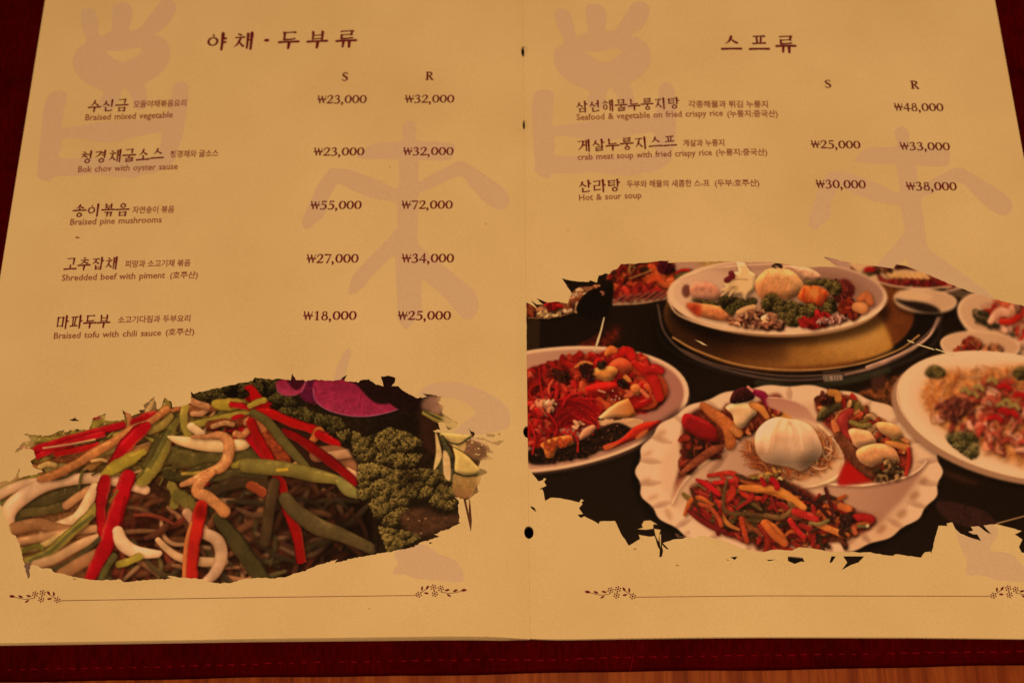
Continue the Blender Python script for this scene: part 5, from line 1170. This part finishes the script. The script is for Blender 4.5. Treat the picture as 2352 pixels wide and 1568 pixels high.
# ================================================================== stroke lettering (brush Hangul, serif figures)
def cat(pts,n=6):
    P=np.asarray(pts,float)
    if len(P)==2: t=np.linspace(0,1,4)[:,None]; return P[0]*(1-t)+P[1]*t
    return catmull(pts,n)
def ribbon(pts,V,F,lvl,ends=True,smooth=True):
    Q=cat(pts) if smooth else np.asarray(pts,float); n=len(Q); s=len(V)
    for i in range(n):
        a=Q[max(i-1,0)];b_=Q[min(i+1,n-1)];d=b_[:2]-a[:2];L=np.hypot(*d)+1e-9;nx,ny=-d[1]/L,d[0]/L;w=Q[i][2]/2
        V.append((Q[i][0]+nx*w,Q[i][1]+ny*w,lvl)); V.append((Q[i][0]-nx*w,Q[i][1]-ny*w,lvl))
    for i in range(n-1): F.append((s+2*i+1,s+2*i+3,s+2*i+2,s+2*i))
    if ends:
        for i,sg in ((0,-1),(n-1,1)):
            a=Q[max(i-1,0)];b_=Q[min(i+1,n-1)];d=b_[:2]-a[:2];ang=math.atan2(d[1],d[0]);w=Q[i][2]/2*.9
            c0=len(V);m=5
            for q in range(m+1):
                t=ang+sg*0+(-math.pi/2+math.pi*q/m if sg>0 else math.pi/2+math.pi*q/m)
                V.append((Q[i][0]+math.cos(t)*w*1.1,Q[i][1]+math.sin(t)*w*1.1,lvl))
            F.append(tuple(range(c0,c0+m+1)))
def ring(cx,cy,rx,ry,wt,ws,n=22):
    return [(cx+rx*math.cos(2*math.pi*i/n+1.57),cy+ry*math.sin(2*math.pi*i/n+1.57),wt+(ws-wt)*abs(math.sin(2*math.pi*i/n))) for i in range(n+1)]
G={'0':(.86,[ring(.42,.5,.31,.45,.06,.17)]),
'1':(.8,[[(.42,.04,.16),(.42,.95,.14)],[(.42,.95,.05),(.2,.83,.08)],[(.2,.02,.05),(.64,.02,.05)]]),
'2':(.84,[[(.12,.72,.12),(.2,.9,.08),(.4,.97,.08),(.62,.86,.15),(.62,.66,.16),(.46,.4,.11),(.24,.18,.08),(.1,.07,.06)],[(.1,.06,.13),(.66,.06,.12),(.73,.18,.05)]]),
'3':(.84,[[(.14,.8,.1),(.26,.95,.07),(.46,.94,.12),(.58,.78,.15),(.48,.6,.1),(.3,.52,.06)],[(.3,.53,.06),(.52,.48,.12),(.65,.28,.17),(.52,.06,.12),(.28,.0,.08),(.1,.05,.13)]]),
'4':(.86,[[(.55,0,.15),(.55,.97,.14)],[(.55,.95,.06),(.06,.3,.06)],[(.06,.28,.1),(.78,.28,.1)]]),
'5':(.84,[[(.26,.93,.13),(.68,.94,.12)],[(.26,.93,.06),(.2,.56,.06)],[(.2,.56,.06),(.42,.6,.1),(.62,.46,.16),(.65,.26,.16),(.5,.05,.12),(.26,.0,.08),(.09,.05,.13)]]),
'7':(.84,[[(.1,.92,.14),(.74,.93,.1)],[(.73,.93,.06),(.36,0,.14)]]),
'8':(.86,[ring(.42,.75,.2,.2,.06,.12),ring(.42,.27,.27,.26,.06,.15)]),
',':(.40,[[(.13,.06,.2),(.19,-.06,.14),(.09,-.25,.06)]]),
'W':(1.05,[[(.08,.95,.12),(.3,.05,.11)],[(.3,.05,.06),(.5,.9,.06)],[(.5,.9,.12),(.72,.05,.11)],[(.72,.05,.06),(.93,.95,.06)],[(.02,.5,.1),(1.0,.5,.1)]]),
'S':(.7,[[(.56,.76,.07),(.5,.91,.08),(.32,.96,.09),(.15,.82,.12),(.2,.62,.16),(.44,.44,.17),(.56,.24,.14),(.44,.05,.09),(.22,.02,.08),(.08,.2,.07)]]),
'R':(.85,[[(.2,.04,.16),(.2,.94,.16)],[(.03,.03,.05),(.38,.03,.05)],[(.03,.95,.05),(.3,.95,.05)],[(.2,.94,.07),(.46,.94,.1),(.62,.76,.16),(.48,.56,.1),(.2,.52,.06)],[(.38,.52,.13),(.7,.04,.16)],[(.62,.03,.05),(.86,.03,.05)]])}
def figures(s):
    V=[];F=[];x=0;l=0
    for ch in s:
        adv,st=G[ch]
        for p in st: ribbon([(a+x,b_,w*1.22+.012) for a,b_,w in p],V,F,l,ends=not(ch in '08')); l+=1
        x+=adv
    return V,F
CHO='ㄱㄲㄴㄷㄸㄹㅁㅂㅃㅅㅆㅇㅈㅉㅊㅋㅌㅍㅎ';JUNG='ㅏㅐㅑㅒㅓㅔㅕㅖㅗㅘㅙㅚㅛㅜㅝㅞㅟㅠㅡㅢㅣ';JONG=' ㄱㄲㄳㄴㄵㄶㄷㄹㄺㄻㄼㄽㄾㄿㅀㅁㅂㅄㅅㅆㅇㅈㅊㅋㅌㅍㅎ'
TH,TV=.098,.165
def HS(x0,x1,y,t=TH): return [(x0,y-.012,t*.95),((x0+x1)/2,y+.004,t*.8),(x1-.05,y+.018,t*1.0),(x1,y+.006,t*1.55)]
def VS(x,y0,y1,t=TV): return [(x-.05,y0+.015,t*.45),(x-.005,y0-.045,t*1.08),(x+.002,(y0+y1)/2,t*.88),(x-.004,y1,t*.8)]
def jamo(c,x0,y0,x1,y1,vert=False):
    w=x1-x0;h=y1-y0;cx=(x0+x1)/2;tv=TV*.88
    if c=='ㄱ': return [HS(x0,x1-.03,y1-.02),([(x1-.04,y1,TH),(x1-.03,y1-.12*h,tv),(x0+w*.62,y0+h*.35,tv*.8),(x0,y0,TH*.5)] if vert else [(x1-.05,y1,TH),(x1-.04,y1-.2*h,tv),(x1-.07,y0,tv*.8)])]
    if c=='ㄲ': return jamo('ㄱ',x0,y0,cx-.01,y1)+jamo('ㄱ',cx+.02,y0,x1,y1)
    if c=='ㄴ': return [VS(x0+.04,y1,y0+.03,tv),[(x0+.02,y0+.03,TH*1.2),(cx,y0+.03,TH),(x1,y0+.08,TH*1.2)]]
    if c=='ㄷ': return [HS(x0,x1,y1-.03),VS(x0+.06,y1,y0+.03,tv*.9),[(x0+.04,y0+.02,TH*1.3),(cx,y0+.02,TH),(x1,y0+.06,TH*1.1)]]
    if c=='ㄹ': return [HS(x0,x1,y1-.02),[(x1-.02,y1,TH),(x1-.04,y1-.25*h,tv*.8),(x1-.06,y0+.5*h,tv*.7)],HS(x0+.02,x1-.04,y0+h*.5,TH*.9),[(x0+.04,y0+h*.5,tv*.8),(x0+.04,y0+.02,tv*.8)],[(x0+.03,y0+.01,TH*1.2),(cx,y0+.01,TH),(x1,y0+.05,TH*1.1)]]
    if c=='ㅁ': return [VS(x0+.05,y1,y0,tv*.9),HS(x0+.03,x1-.02,y1-.04),[(x1-.03,y1,TH),(x1-.03,y1-.15*h,tv),(x1-.04,y0-.02,tv*.85)],HS(x0+.05,x1-.04,y0+.03,TH*.9)]
    if c=='ㅂ': return [VS(x0+.06,y1,y0,tv*.9),VS(x1-.05,y1+.01,y0-.02,tv*.95),HS(x0+.06,x1-.08,y0+.5*h,TH*.85),HS(x0+.06,x1-.08,y0+.03,TH*.9)]
    if c=='ㅅ': return [[(cx-.01,y1,TH*.7),(cx+.0,y1-.15*h,tv),(x0+.3*w,y0+.3*h,tv*.75),(x0-.02,y0,TH*.4)],[(cx-.02,y0+.58*h,TH*.6),(x1-.25*w,y0+.25*h,tv*.85),(x1,y0+.04,tv*.95)]]
    if c=='ㅈ': return [HS(x0+.02,x1-.02,y1-.03)]+[[(cx+.08,y1-.03,TH*.8),(cx+.02,y1-.3*h,tv*.9),(x0+.3*w,y0+.25*h,tv*.7),(x0-.02,y0,TH*.4)],[(cx+.01,y0+.52*h,TH*.6),(x1-.25*w,y0+.22*h,tv*.8),(x1,y0+.03,tv*.9)]]
    if c=='ㅊ': return [[(cx-.07,y1+.02,TH),(cx+.05,y1-.04,tv*.8)]]+jamo('ㅈ',x0,y0,x1,y1-.16*min(1,h*2))
    if c=='ㅇ': 
        r_=min(w,h*1.15)/2*.9; return [ring(cx,y0+h*.46,r_,min(h*.46,r_*1.02),TH*.8,TV*.75),[(cx-.02,y1+.03,TH*.6),(cx+.03,y1-.07,TH*.9)]]
    if c=='ㅌ': return [HS(x0,x1,y1-.02),HS(x0+.04,x1-.03,y0+.52*h,TH*.85),VS(x0+.06,y1,y0+.03,tv*.9),[(x0+.04,y0+.02,TH*1.3),(cx,y0+.02,TH),(x1,y0+.06,TH*1.1)]]
    if c=='ㅍ': return [HS(x0+.02,x1-.02,y1-.02),[(x0+.3*w,y1-.03,tv*.7),(x0+.34*w,y0+.05,tv*.8)],[(x0+.7*w,y1-.03,tv*.8),(x0+.64*w,y0+.05,tv*.7)],[(x0-.02,y0,TH*1.2),(cx,y0+.02,TH*.9),(x1+.02,y0+.04,TH*1.3)]]
    if c=='ㅎ': return [[(cx-.07,y1+.03,TH),(cx+.05,y1-.03,tv*.8)],HS(x0,x1,y1-.16*h-.03,TH*.9),ring(cx,y0+h*.3,w*.33,h*.29,TH*.7,TV*.7)]
    return []
def syllable(ch):
    k=ord(ch)-0xAC00; ci,ji,fi=CHO[k//588],JUNG[(k%588)//28],JONG[k%28]
    fin=fi!=' '; out=[]
    if ji in 'ㅏㅐㅑㅓㅔㅕㅣ':
        y0=.46 if fin else .14; yb=.40 if fin else -.02
        dbl=ji in 'ㅐㅔ'; xr=.80 if not dbl else .90; x1=.50 if ji in 'ㅓㅔㅕ' else (.56 if not dbl else .50)
        out+=jamo(ci,.05,y0,x1,.9,True)
        if dbl: out+=[VS(xr-.0,1.0,yb),VS(xr-.2,.95,yb+.06,TV*.85)]
        else: out.append(VS(xr,1.0,yb))
        m=(y0+.95)/2
        if ji=='ㅏ': out.append([(xr,m,TH),(xr+.16,m+.01,TH*1.4)])
        if ji=='ㅑ': out+= [[(xr,m+.11,TH),(xr+.16,m+.12,TH*1.5)],[(xr,m-.12,TH),(xr+.16,m-.11,TH*1.5)]]
        if ji=='ㅐ': out.append([(xr-.2,m,TH),(xr,m,TH)])
        if ji=='ㅔ': out.append([(x1-.02,m-.02,TH*1.2),(xr-.2,m,TH)])
        if ji=='ㅓ': out.append([(xr-.2,m-.02,TH*1.2),(xr,m,TH)])
        if ji=='ㅕ': out+=[[(xr-.2,m+.09,TH*1.2),(xr,m+.1,TH)],[(xr-.2,m-.1,TH*1.2),(xr,m-.09,TH)]]
        if fin: out+=jamo(fi,.28,.0,.84,.34)
    else:
        if fin:
            out+=jamo(ci,.24,.66,.78,1.0); yv=.50
            if ji=='ㅗ': out+=[[(.5,.64,TV*.8),(.5,yv,TV*.8)]]; yv=.5
            out.append([(.0,yv-.01,TH*1.5),(.5,yv+.005,TH*1.25),(1.0,yv+.012,TH*1.5)])
            if ji=='ㅜ': out.append([(.52,yv,TV*.9),(.5,.36,TV*.8)])
            if ji=='ㅡ': pass
            out+=jamo(fi,.24,-.03,.8,(.30 if ji!='ㅜ' else .28))
        else:
            out+=jamo(ci,.2,.50,.8,.98) if ji in 'ㅜㅠㅡ' else jamo(ci,.2,.46,.8,.98)
            if ji=='ㅗ': out+=[[(.5,.40,TV*.8),(.5,.12,TV*.8)],[(.0,.07,TH*1.5),(.5,.09,TH*1.25),(1.,.1,TH*1.5)]]
            if ji=='ㅡ': out+=[[(.0,.16,TH*1.5),(.5,.18,TH*1.25),(1.,.18,TH*1.5)]]
            if ji=='ㅜ': out+=[[(.0,.36,TH*1.5),(.5,.38,TH*1.25),(1.,.385,TH*1.5)],[(.53,.36,TV*1.05),(.5,-.02,TV*.8)]]
            if ji=='ㅠ': out+=[[(.0,.36,TH*1.5),(.5,.38,TH*1.25),(1.,.385,TH*1.5)],[(.36,.36,TV*.85),(.33,.0,TV*.7)],[(.66,.36,TV*1.0),(.66,-.02,TV*.8)]]
    return out
def hangul(s,pitch=1.08,centres=None):
    V=[];F=[];l=0
    for i,ch in enumerate(s):
        x=i*pitch if centres is None else centres[i]
        st=[[(.48,.5,.18),(.58,.5,.18)]] if ch=='·' else syllable(ch)
        for p in st: ribbon([(.5+(a-.5)*.93+x,b_,w) for a,b_,w in p],V,F,l,ends=len(p)<20); l=(l+1)%8
    return V,F
def fontmesh(s,off=.012,sw=1.):
    c=bpy.data.curves.new('t','FONT'); c.body=s; c.size=1; c.resolution_u=2; c.offset=off; c.space_word=sw
    o=bpy.data.objects.new('t',c); COL.objects.link(o); dg=bpy.context.evaluated_depsgraph_get()
    m=bpy.data.meshes.new_from_object(o.evaluated_get(dg))
    V=[(v.co.x,v.co.y,0) for v in m.vertices]; F=[tuple(p.vertices) for p in m.polygons]
    bpy.data.objects.remove(o); bpy.data.curves.remove(c); bpy.data.meshes.remove(m)
    return V,F
def place(name,VF,p0,p1,h,parent,mat,em=1.,y0=0.,fit=True,zo=.085):
    """lay lettering on the page between two baseline points; h = height in picture px of em units"""
    V,F=VF; xs_=[v[0] for v in V]; a,b_=(min(xs_),max(xs_))
    A=np.array(on_page(*p0));B=np.array(on_page(*p1)); U=B-A;W=np.linalg.norm(U);U/=W;Nn=np.array([-U[1],U[0]])
    mx,my=(p0[0]+p1[0])/2,(p0[1]+p1[1])/2
    hm=np.linalg.norm(np.array(on_page(mx,my-h))-np.array(on_page(mx,my)))
    sx=W/(b_-a); sy=hm/em
    out=[]
    for x,y,l in V:
        q=A+U*(x-a)*sx+Nn*(y-y0)*sy
        out.append((q[0],q[1],float(hz(q[0]))+zo+l*.0025))
    me=mesh(name,out,[f_ for f_ in F])
    bm=bmesh.new(); bm.from_mesh(me); bm.normal_update()
    for f_ in bm.faces:
        if f_.normal.z<0: f_.normal_flip()
    bm.to_mesh(me); bm.free()
    return link(name,me,mat,parent)
# headings
def centres(px,em): return [(c-px[0])/em for c in px]
place('heading',hangul('야채·두부류',centres=centres([499,561,612,664,729,795],47)),(474,114.5),(820,107.5),37,LP,M_INK)
place('heading',hangul('스프류',centres=centres([1680,1744.6,1807],47)),(1656,119),(1831,120.5),37,RP,M_INK)
for ch,a,b_,y,h,pg in (('S',784.5,799,186,19,LP),('R',976.5,997,184,18.5,LP),('S',1895,1910,202,18,RP),('R',2092,2113,204.5,18.5,RP)):
    place('size_letter',figures(ch),(a,y),(b_,y),h,pg,M_INK)
for s,a,b_,y,h,pg,dy in (('23,000',727.7,841.8,238,18.5,LP,-.5),('32,000',929,1043.2,236.5,18,LP,0),('23,000',719.5,836.5,358,18.5,LP,-.5),('32,000',925,1041.6,357,18.5,LP,0),
  ('55,000',711.9,830.3,481,19,LP,-.5),('72,000',921.4,1039.8,480,19,LP,0),('27,000',703,823.2,604,20,LP,-.5),('34,000',921.7,1042.7,603,20,LP,0),('18,000',695.2,818.8,735,20,LP,-.5),('25,000',912.9,1035.7,734.5,20,LP,0),
  ('48,000',2054,2168,255,18,RP,1.2),('25,000',1862.7,1977.2,340.5,18,RP,1.5),('33,000',2067,2182.8,344.5,18,RP,1.5),('30,000',1874.2,1989.4,432,19,RP,1.5),('38,000',2081.4,2198.6,437,19,RP,1)):
    place('price',figures('W'+s),(a,y),(b_,y+dy),h,pg,M_INK)
for s,a,ya,b_,yb,h,pg in (('수신금',200,257,294,254.5,26,LP),('청경채굴소스',184.6,375,376.5,367,27,LP),('송이볶음',164.7,497.5,296.5,494.5,27,LP),('고추잡채',145,620.5,268,617.5,27,LP),('마파두부',129,754,252.6,751,28,LP),
  ('삼선해물누룽지탕',1323.8,258.5,1561.7,249,25,RP),('게살누룽지스프',1327.7,348.5,1555.8,338,26,RP),('산라탕',1330,442,1426,438.5,27,RP)):
    place('dish_name',hangul(s),(a,ya),(b_,yb),h,pg,M_INK)
for s,a,ya,b_,yb,pg in (('모둠야채볶음요리',305.8,248,427.6,244.5,LP),('청경채와 굴소스',390.3,362.5,501,359.7,LP),('자연송이 볶음',303.2,490.5,399.4,488.5,LP),('피망과 소고기채 볶음',286.5,614.5,437,611.5,LP),('소고기다짐과 두부요리',270,742.5,436.6,738.6,LP),
  ('각종해물과 튀김 누룽지',1581.4,247.5,1764.2,247.8,RP),('게살과 누룽지',1569.4,337,1664,336,RP),('두부와 해물의 새콤한 스-프',1440,431,1630.4,428.5,RP),('(두부:호주산)',1642,428.5,1744.6,428,RP)):
    place('korean_description',fontmesh(s,.02),(a,ya),(b_,yb),15.2,pg,M_INKS,em=.86,y0=-.07)
for s,a,ya,b_,yb,pg in (('Braised mixed vegetable',195.3,277,396.5,270.5,LP),('Bok chov with oyster sause',178.7,396,408,388.7,LP),('Braised pine mushrooms',160.6,517,371,511,LP),('Shredded beef with piment',141.2,645,379,638.5,LP),('Braised tofu with chili sauce',123,778,370,770.5,LP),
  ('Seafood & vegetable on fried crispy rice',1324.3,276.5,1661,266.3,RP),('crab meat soup with fried crispy rice',1326.9,368,1635.8,356.8,RP),('Hot & sour soup',1330.3,461,1473.9,454.8,RP)):
    place('english_description',fontmesh(s,.016,1.25),(a,ya),(b_,yb),13.8,pg,M_INKS,em=.69)
for s,a,ya,b_,yb,pg in (('(호주산)',390,640,454,639,LP),('(호주산)',380,770.5,446,769,LP),('(누룽지:중국산)',1670.7,269.5,1787,269.5,RP),('(누룽지:중국산)',1644.8,358,1762.7,357.3,RP)):
    place('origin_note',fontmesh(s,.02),(a,ya),(b_,yb),15.2,pg,M_INKS,em=.86,y0=-.07)
# ================================================================== watermarks (pale brush figures printed on both pages)
def fp(f,pts): return fr(f,pts)
W1=fp('G',[(735,95),(765,75),(820,75),(860,110),(880,200),(888,318),(950,303),(1000,270),(1005,150),(1010,60),(1050,30),(1110,28),(1160,50),(1190,100),(1180,180),(1160,270),(1250,255),(1310,180),(1380,90),(1430,25),(1480,0),(1540,5),(1580,50),(1570,110),(1520,200),(1450,270),(1380,315),(1440,330),(1500,380),(1525,450),(1520,530),(1490,600),(1430,670),(1360,715),(1300,750),(1312,830),(1320,900),(1300,970),(1240,985),(1200,960),(1190,900),(1150,830),(1115,790),(1080,850),(1050,920),(1010,985),(930,985),(885,930),(930,830),(850,790),(760,740),(690,670),(655,590),(655,520),(690,440),(770,375),(740,260),(725,150)])
W1E=fp('G',[(955,465),(1080,460),(1200,435),(1250,432),(1270,460),(1220,510),(1150,545),(1100,555),(1040,540),(1000,510)])
W2=fp('G',[(460,830),(530,815),(590,830),(602,870),(585,950),(565,1040),(555,1142),(650,1135),(800,1110),(950,1090),(1200,1075),(1400,1062),(1480,1030),(1520,940),(1540,850),(1560,770),(1610,735),(1660,745),(1690,800),(1685,900),(1665,1050),(1640,1200),(1600,1320),(1560,1440)])+[(380,386),(352,398),(331,400),(310.6,407.5),(281,407.5),(249,404.6),(205,398.7),(187.5,403),(126,406),(117,415),(111,417),(97,414),(88,407.5),(83.5,397),(87,384.5),(91,333),(97,282),(99,256),(105,236),(110,222)]
W2E=fp('G',[(555,1245),(700,1240),(850,1265),(950,1280),(1080,1265),(1250,1220),(1420,1190),(1450,1230),(1430,1340),(1420,1400),(1200,1412),(900,1415),(545,1415),(550,1330)])
W3=[(929,284),(941,277),(952,282),(957,295),(956,322),(1000,325),(1043,332),(1041,352),(1030,368),(962,368)]+fp('H',[(1225,85),(1225,248),(1300,205),(1450,130),(1540,90),(1590,95),(1650,130),(1780,220),(1880,290),(1925,350),(1935,410),(1900,460),(1850,470),(1780,440),(1720,390),(1640,300),(1555,205),(1400,265),(1300,310),(1225,345),(1220,480),(1215,620),(1220,735),(1300,810),(1400,890),(1560,1020),(1660,1110),(1688,1170),(1690,1240),(1660,1300),(1610,1330),(1560,1310),(1500,1240),(1400,1130),(1300,1050),(1255,1015),(1245,1150),(1245,1290),(1210,1310),(1160,1380),(1120,1405),(1100,1380),(1060,1330),(1060,1260),(1055,1150),(1045,950),(1035,830),(940,910),(850,1000),(800,1070),(770,1095),(720,1125),(690,1130),(675,1110),(690,1030),(720,970),(830,850),(960,720),(1040,630),(1058,600),(1055,480),(1050,420),(1000,400),(850,375),(700,315),(600,265),(560,310),(510,400),(490,500),(450,545),(410,575),(375,612),(345,617),(318,605),(312,560),(330,500),(380,400),(430,280),(510,170),(540,145),(640,148),(700,160),(800,195),(940,250),(1065,300),(1068,80)])+[(918,366),(826,364),(828,352),(845,337),(870,328),(923,324),(923,295)]
W4=fp('B',[(635,45),(610,42),(580,80),(555,125),(530,205),(525,250),(560,250),(585,225),(605,170),(625,100)])
W5=fp('B',[(1060,320),(1110,270),(1200,247),(1300,247),(1400,275),(1500,320),(1580,370),(1625,430),(1632,500),(1600,540),(1500,565),(1400,575),(1280,570),(1300,540),(1340,500),(1420,440),(1340,370),(1250,345),(1100,345)])
W6=fp('B',[(905,1320),(1000,1270),(1090,1265),(1150,1300),(1200,1330),(1280,1360),(1330,1420),(1340,1480),(1320,1502),(1200,1492),(1050,1480),(960,1450),(900,1450),(910,1410),(930,1380)])
def mmP(P): return [on_page(p[0],p[1]) for p in P]
def sm(P): return [tuple(q) for q in catmull(P,3,True)]
# where the same print sits on the right-hand page (offset in mm, measured on both pages)
pairs=[((188,24),(1272.5,23)),((88,407),(1231,403)),((425,215),(1548,215)),((940,279),(2069,298)),((1168,470),(2322,480)),((702,520),(1869,518))]
A_=np.array([on_page(*a)+(1,) for a,b_ in pairs]); B_=np.array([on_page(*b_) for a,b_ in pairs])
AF,_,_,_=np.linalg.lstsq(A_,B_,rcond=None)
def to_right(P): return [tuple(np.array([p[0],p[1],1.])@AF) for p in P]
def bridge(P,E):
    """cut a hole by joining the inner outline to the nearest outer point"""
    P=[tuple(p) for p in P];E=[tuple(p) for p in E]
    ar=lambda Q:sum(Q[i][0]*Q[(i+1)%len(Q)][1]-Q[(i+1)%len(Q)][0]*Q[i][1] for i in range(len(Q)))
    if ar(P)*ar(E)>0: E=E[::-1]
    best=min(((a[0]-b_[0])**2+(a[1]-b_[1])**2,i,j) for i,a in enumerate(P) for j,b_ in enumerate(E)); _,i,j=best
    e=1e-3
    return P[:i+1]+E[j:]+E[:j]+[(E[j][0]+e,E[j][1]+e)]+[(P[i][0]+e,P[i][1]+e)]+P[i+1:]
LW=[bridge(sm(mmP(W1)),sm(mmP(W1E))),bridge(sm(mmP(W2)),sm(mmP(W2E))),sm(mmP(W3)),sm(mmP(W4)),sm(mmP(W5)),sm(mmP(W6))]
def clipx(P,x0,x1): return [(min(max(p[0],x0),x1),min(p[1],PT-.5)) for p in P]
for P in LW: link('watermark',strips([clipx(P,xleft+.3,XG-.3)],-1,.035,name='watermark'),M_MARK,LP)
RW=[to_right(P) for P in LW[:4]]
for P in RW: link('watermark',strips([clipx(P,XG+.3,xright-.3)],1,.035,name='watermark'),M_MARK,RP)
W7=fp('F',[(1500,955),(1520,1010),(1560,1150),(1612,1260),(1600,1345),(1640,1372),(1720,1370),(1820,1400),(1900,1415),(2058,1420),(2150,1400),(2150,1330),(2058,1300),(1950,1200),(1800,1180),(1800,1130),(1850,1060),(1830,980),(1720,960)])
link('watermark',strips([clipx(sm(mmP(W7)),XG+.3,xright-.3)],1,.035,name='watermark'),M_MARK,RP)
# ================================================================== ornaments
def flourish(px,py,s,mir,pg,tilt=0):
    V=[];F=[];l=[0]
    def pt(x,y):
        dx=(x-170)/4.551*s; dy=(y-212)/4.551*s
        if mir: dx=-dx
        return px+dx,py+dy+tilt*dx
    def disc(x,y,rx,ry,rot=0,n=10,leaf=False):
        P=[]
        for i in range(n):
            t=2*math.pi*i/n; c_,s_=math.cos(t),math.sin(t)
            if leaf: s_=s_*abs(s_)**.6
            X,Y_=rx*c_,ry*s_; a=math.radians(rot)
            P.append(pt(x+X*math.cos(a)-Y_*math.sin(a),y+X*math.sin(a)+Y_*math.cos(a)))
        k=len(V)
        for q in P:
            m_=on_page(*q); V.append((m_[0],m_[1],float(hz(m_[0]))+.085+l[0]*.0015))
        F.append(tuple(range(k,k+len(P)))); l[0]+=1
    for fx,fy in ((197,203),(350,128),(428,140),(365,195)):
        disc(fx,fy,10,11)
        for i in range(6): disc(fx+26*math.cos(i*1.047+.3),fy+25*math.sin(i*1.047+.3),8.5,8.5,0,8)
    for x,y,rx,ry,ro in ((232,140,26,11,-85),(287,130,26,13,-55),(277,190,26,11,10),(495,157,28,11,-12),(580,162,28,12,-18),(668,158,31,15,-8),(512,212,26,10,30)): disc(x,y,rx,ry,ro,10,True)
    for path in (((428,178),(475,184),(520,191),(570,184),(640,168)),((222,182),(250,165),(272,148))):
        k=len(V); Q=catmull(path,5)
        for i,q in enumerate(Q):
            d=Q[min(i+1,len(Q)-1)]-Q[max(i-1,0)];L=np.hypot(*d);nx,ny=-d[1]/L*3,d[0]/L*3
            for sg in (1,-1):
                m_=on_page(*pt(q[0]+nx*sg,q[1]+ny*sg)); V.append((m_[0],m_[1],float(hz(m_[0]))+.083))
        for i in range(len(Q)-1): F.append((k+2*i,k+2*i+1,k+2*i+3,k+2*i+2))
    me=mesh('flourish',V,F); bm=bmesh.new(); bm.from_mesh(me); bm.normal_update()
    for f_ in bm.faces:
        if f_.normal.z<0: f_.normal_flip()
    bm.to_mesh(me); bm.free()
    link('flourish',me,M_INK,pg)
flourish(956,1366.5,1,False,LP); flourish(137.5,1379,1,True,LP,-.015)
flourish(2276,1369,1,False,RP); flourish(1459,1370.5,1,True,RP)
def rule(pts,w,pg):
    V=[];F=[]
    Q=[]
    for i in range(len(pts)-1):
        for k in range(40): t=k/40; Q.append((pts[i][0]*(1-t)+pts[i+1][0]*t,pts[i][1]*(1-t)+pts[i+1][1]*t))
    Q.append(pts[-1])
    for q in Q:
        a=on_page(q[0],q[1]); z=float(hz(a[0]))+.083
        V+= [(a[0],a[1]+w/2,z),(a[0],a[1]-w/2,z)]
    F=[(2*i+1,2*i+3,2*i+2,2*i) for i in range(len(Q)-1)]
    link('rule_line',mesh('rule_line',V,F),M_INK,pg)
rule([(137,1378.7),(574,1371.5),(957,1366.5)],.24,LP); rule([(1459,1370.6),(1749,1367.5),(2276,1368.5)],.24,RP)
# small stains on the left page
def blot(px,py,rx,ry,pg,seed):
    q=random.Random(seed); V=[]
    for i in range(14):
        t=2*math.pi*i/14; k=q.uniform(.7,1.15); a=on_page(px+rx*math.cos(t)*k,py+ry*math.sin(t)*k); V.append((a[0],a[1],float(hz(a[0]))+.09))
    link('stain',mesh('stain',V,[tuple(range(14))[::-1]]),M_STAIN,pg)
blot(178,545.5,6,2.6,LP,1);blot(848,1397,1.6,1.6,LP,2);blot(1116,515,1.5,1.5,LP,3);blot(896,384,1.3,1.3,LP,4);blot(1305,529,1.4,1.2,RP,5);blot(2085,1161,1.3,1.3,RP,6)
# ================================================================== printed food photographs
def print_photo(c,outl,side,pg,label):
    O=[[on_page(*p) for p in o] for o in outl]
    xa,xb=(xleft+.05,XG-.02) if side<0 else (XG+.02,xright-.05)
    O=[[(min(max(p[0],xa),xb),p[1]) for p in o] for o in O]
    allp=[p for o in O for p in o]
    x0,x1=min(p[0] for p in allp)-1,max(p[0] for p in allp)+1;y0,y1=min(p[1] for p in allp)-1,max(p[1] for p in allp)+1
    R_=6.5; w=int((x1-x0)*R_);h=int((y1-y0)*R_)
    X,Y_=np.meshgrid(x0+(np.arange(w)+.5)/R_,y0+(np.arange(h)+.5)/R_)
    px,py=project(X,Y_,hz(X))
    u=np.clip((px-c.x0)*c.S-.5,0,c.w-1.001);v=np.clip((py-c.y0)*c.S-.5,0,c.h-1.001)
    iu=u.astype(int);iv=v.astype(int);fu=(u-iu)[...,None];fv=(v-iv)[...,None]
    im=c.im[iv,iu]*(1-fu)*(1-fv)+c.im[iv,iu+1]*fu*(1-fv)+c.im[iv+1,iu]*(1-fu)*fv+c.im[iv+1,iu+1]*fu*fv
    A=np.clip(lin(im)/LIGHT,0,.92)
    img=bpy.data.images.new('food_print',w,h,alpha=False,float_buffer=True); img.colorspace_settings.name='Non-Color'
    buf=np.ones((h,w,4),np.float32);buf[...,:3]=A
    img.pixels.foreach_set(buf.ravel()); img.update()
    try: img.pack()
    except Exception: pass
    m,nt,b=nmat('printed_food',.5,.06)
    t=nt.nodes.new('ShaderNodeTexImage'); t.image=img; t.interpolation='Linear'; nt.links.new(t.outputs['Color'],b.inputs['Base Color'])
    me=strips(O,side,.06,uvf=lambda x,y:((x-x0)/(x1-x0),(y-y0)/(y1-y0)),name='food_photo')
    tag(link('food_photo',me,m,pg),label)
print_photo(paint_left(),outline_left(np.random.RandomState(3)),-1,LP,'printed photo of shredded beef with peppers and parsley')
print_photo(paint_right(),outline_right(np.random.RandomState(4)),1,RP,'printed photo of many dishes round a glass turntable')
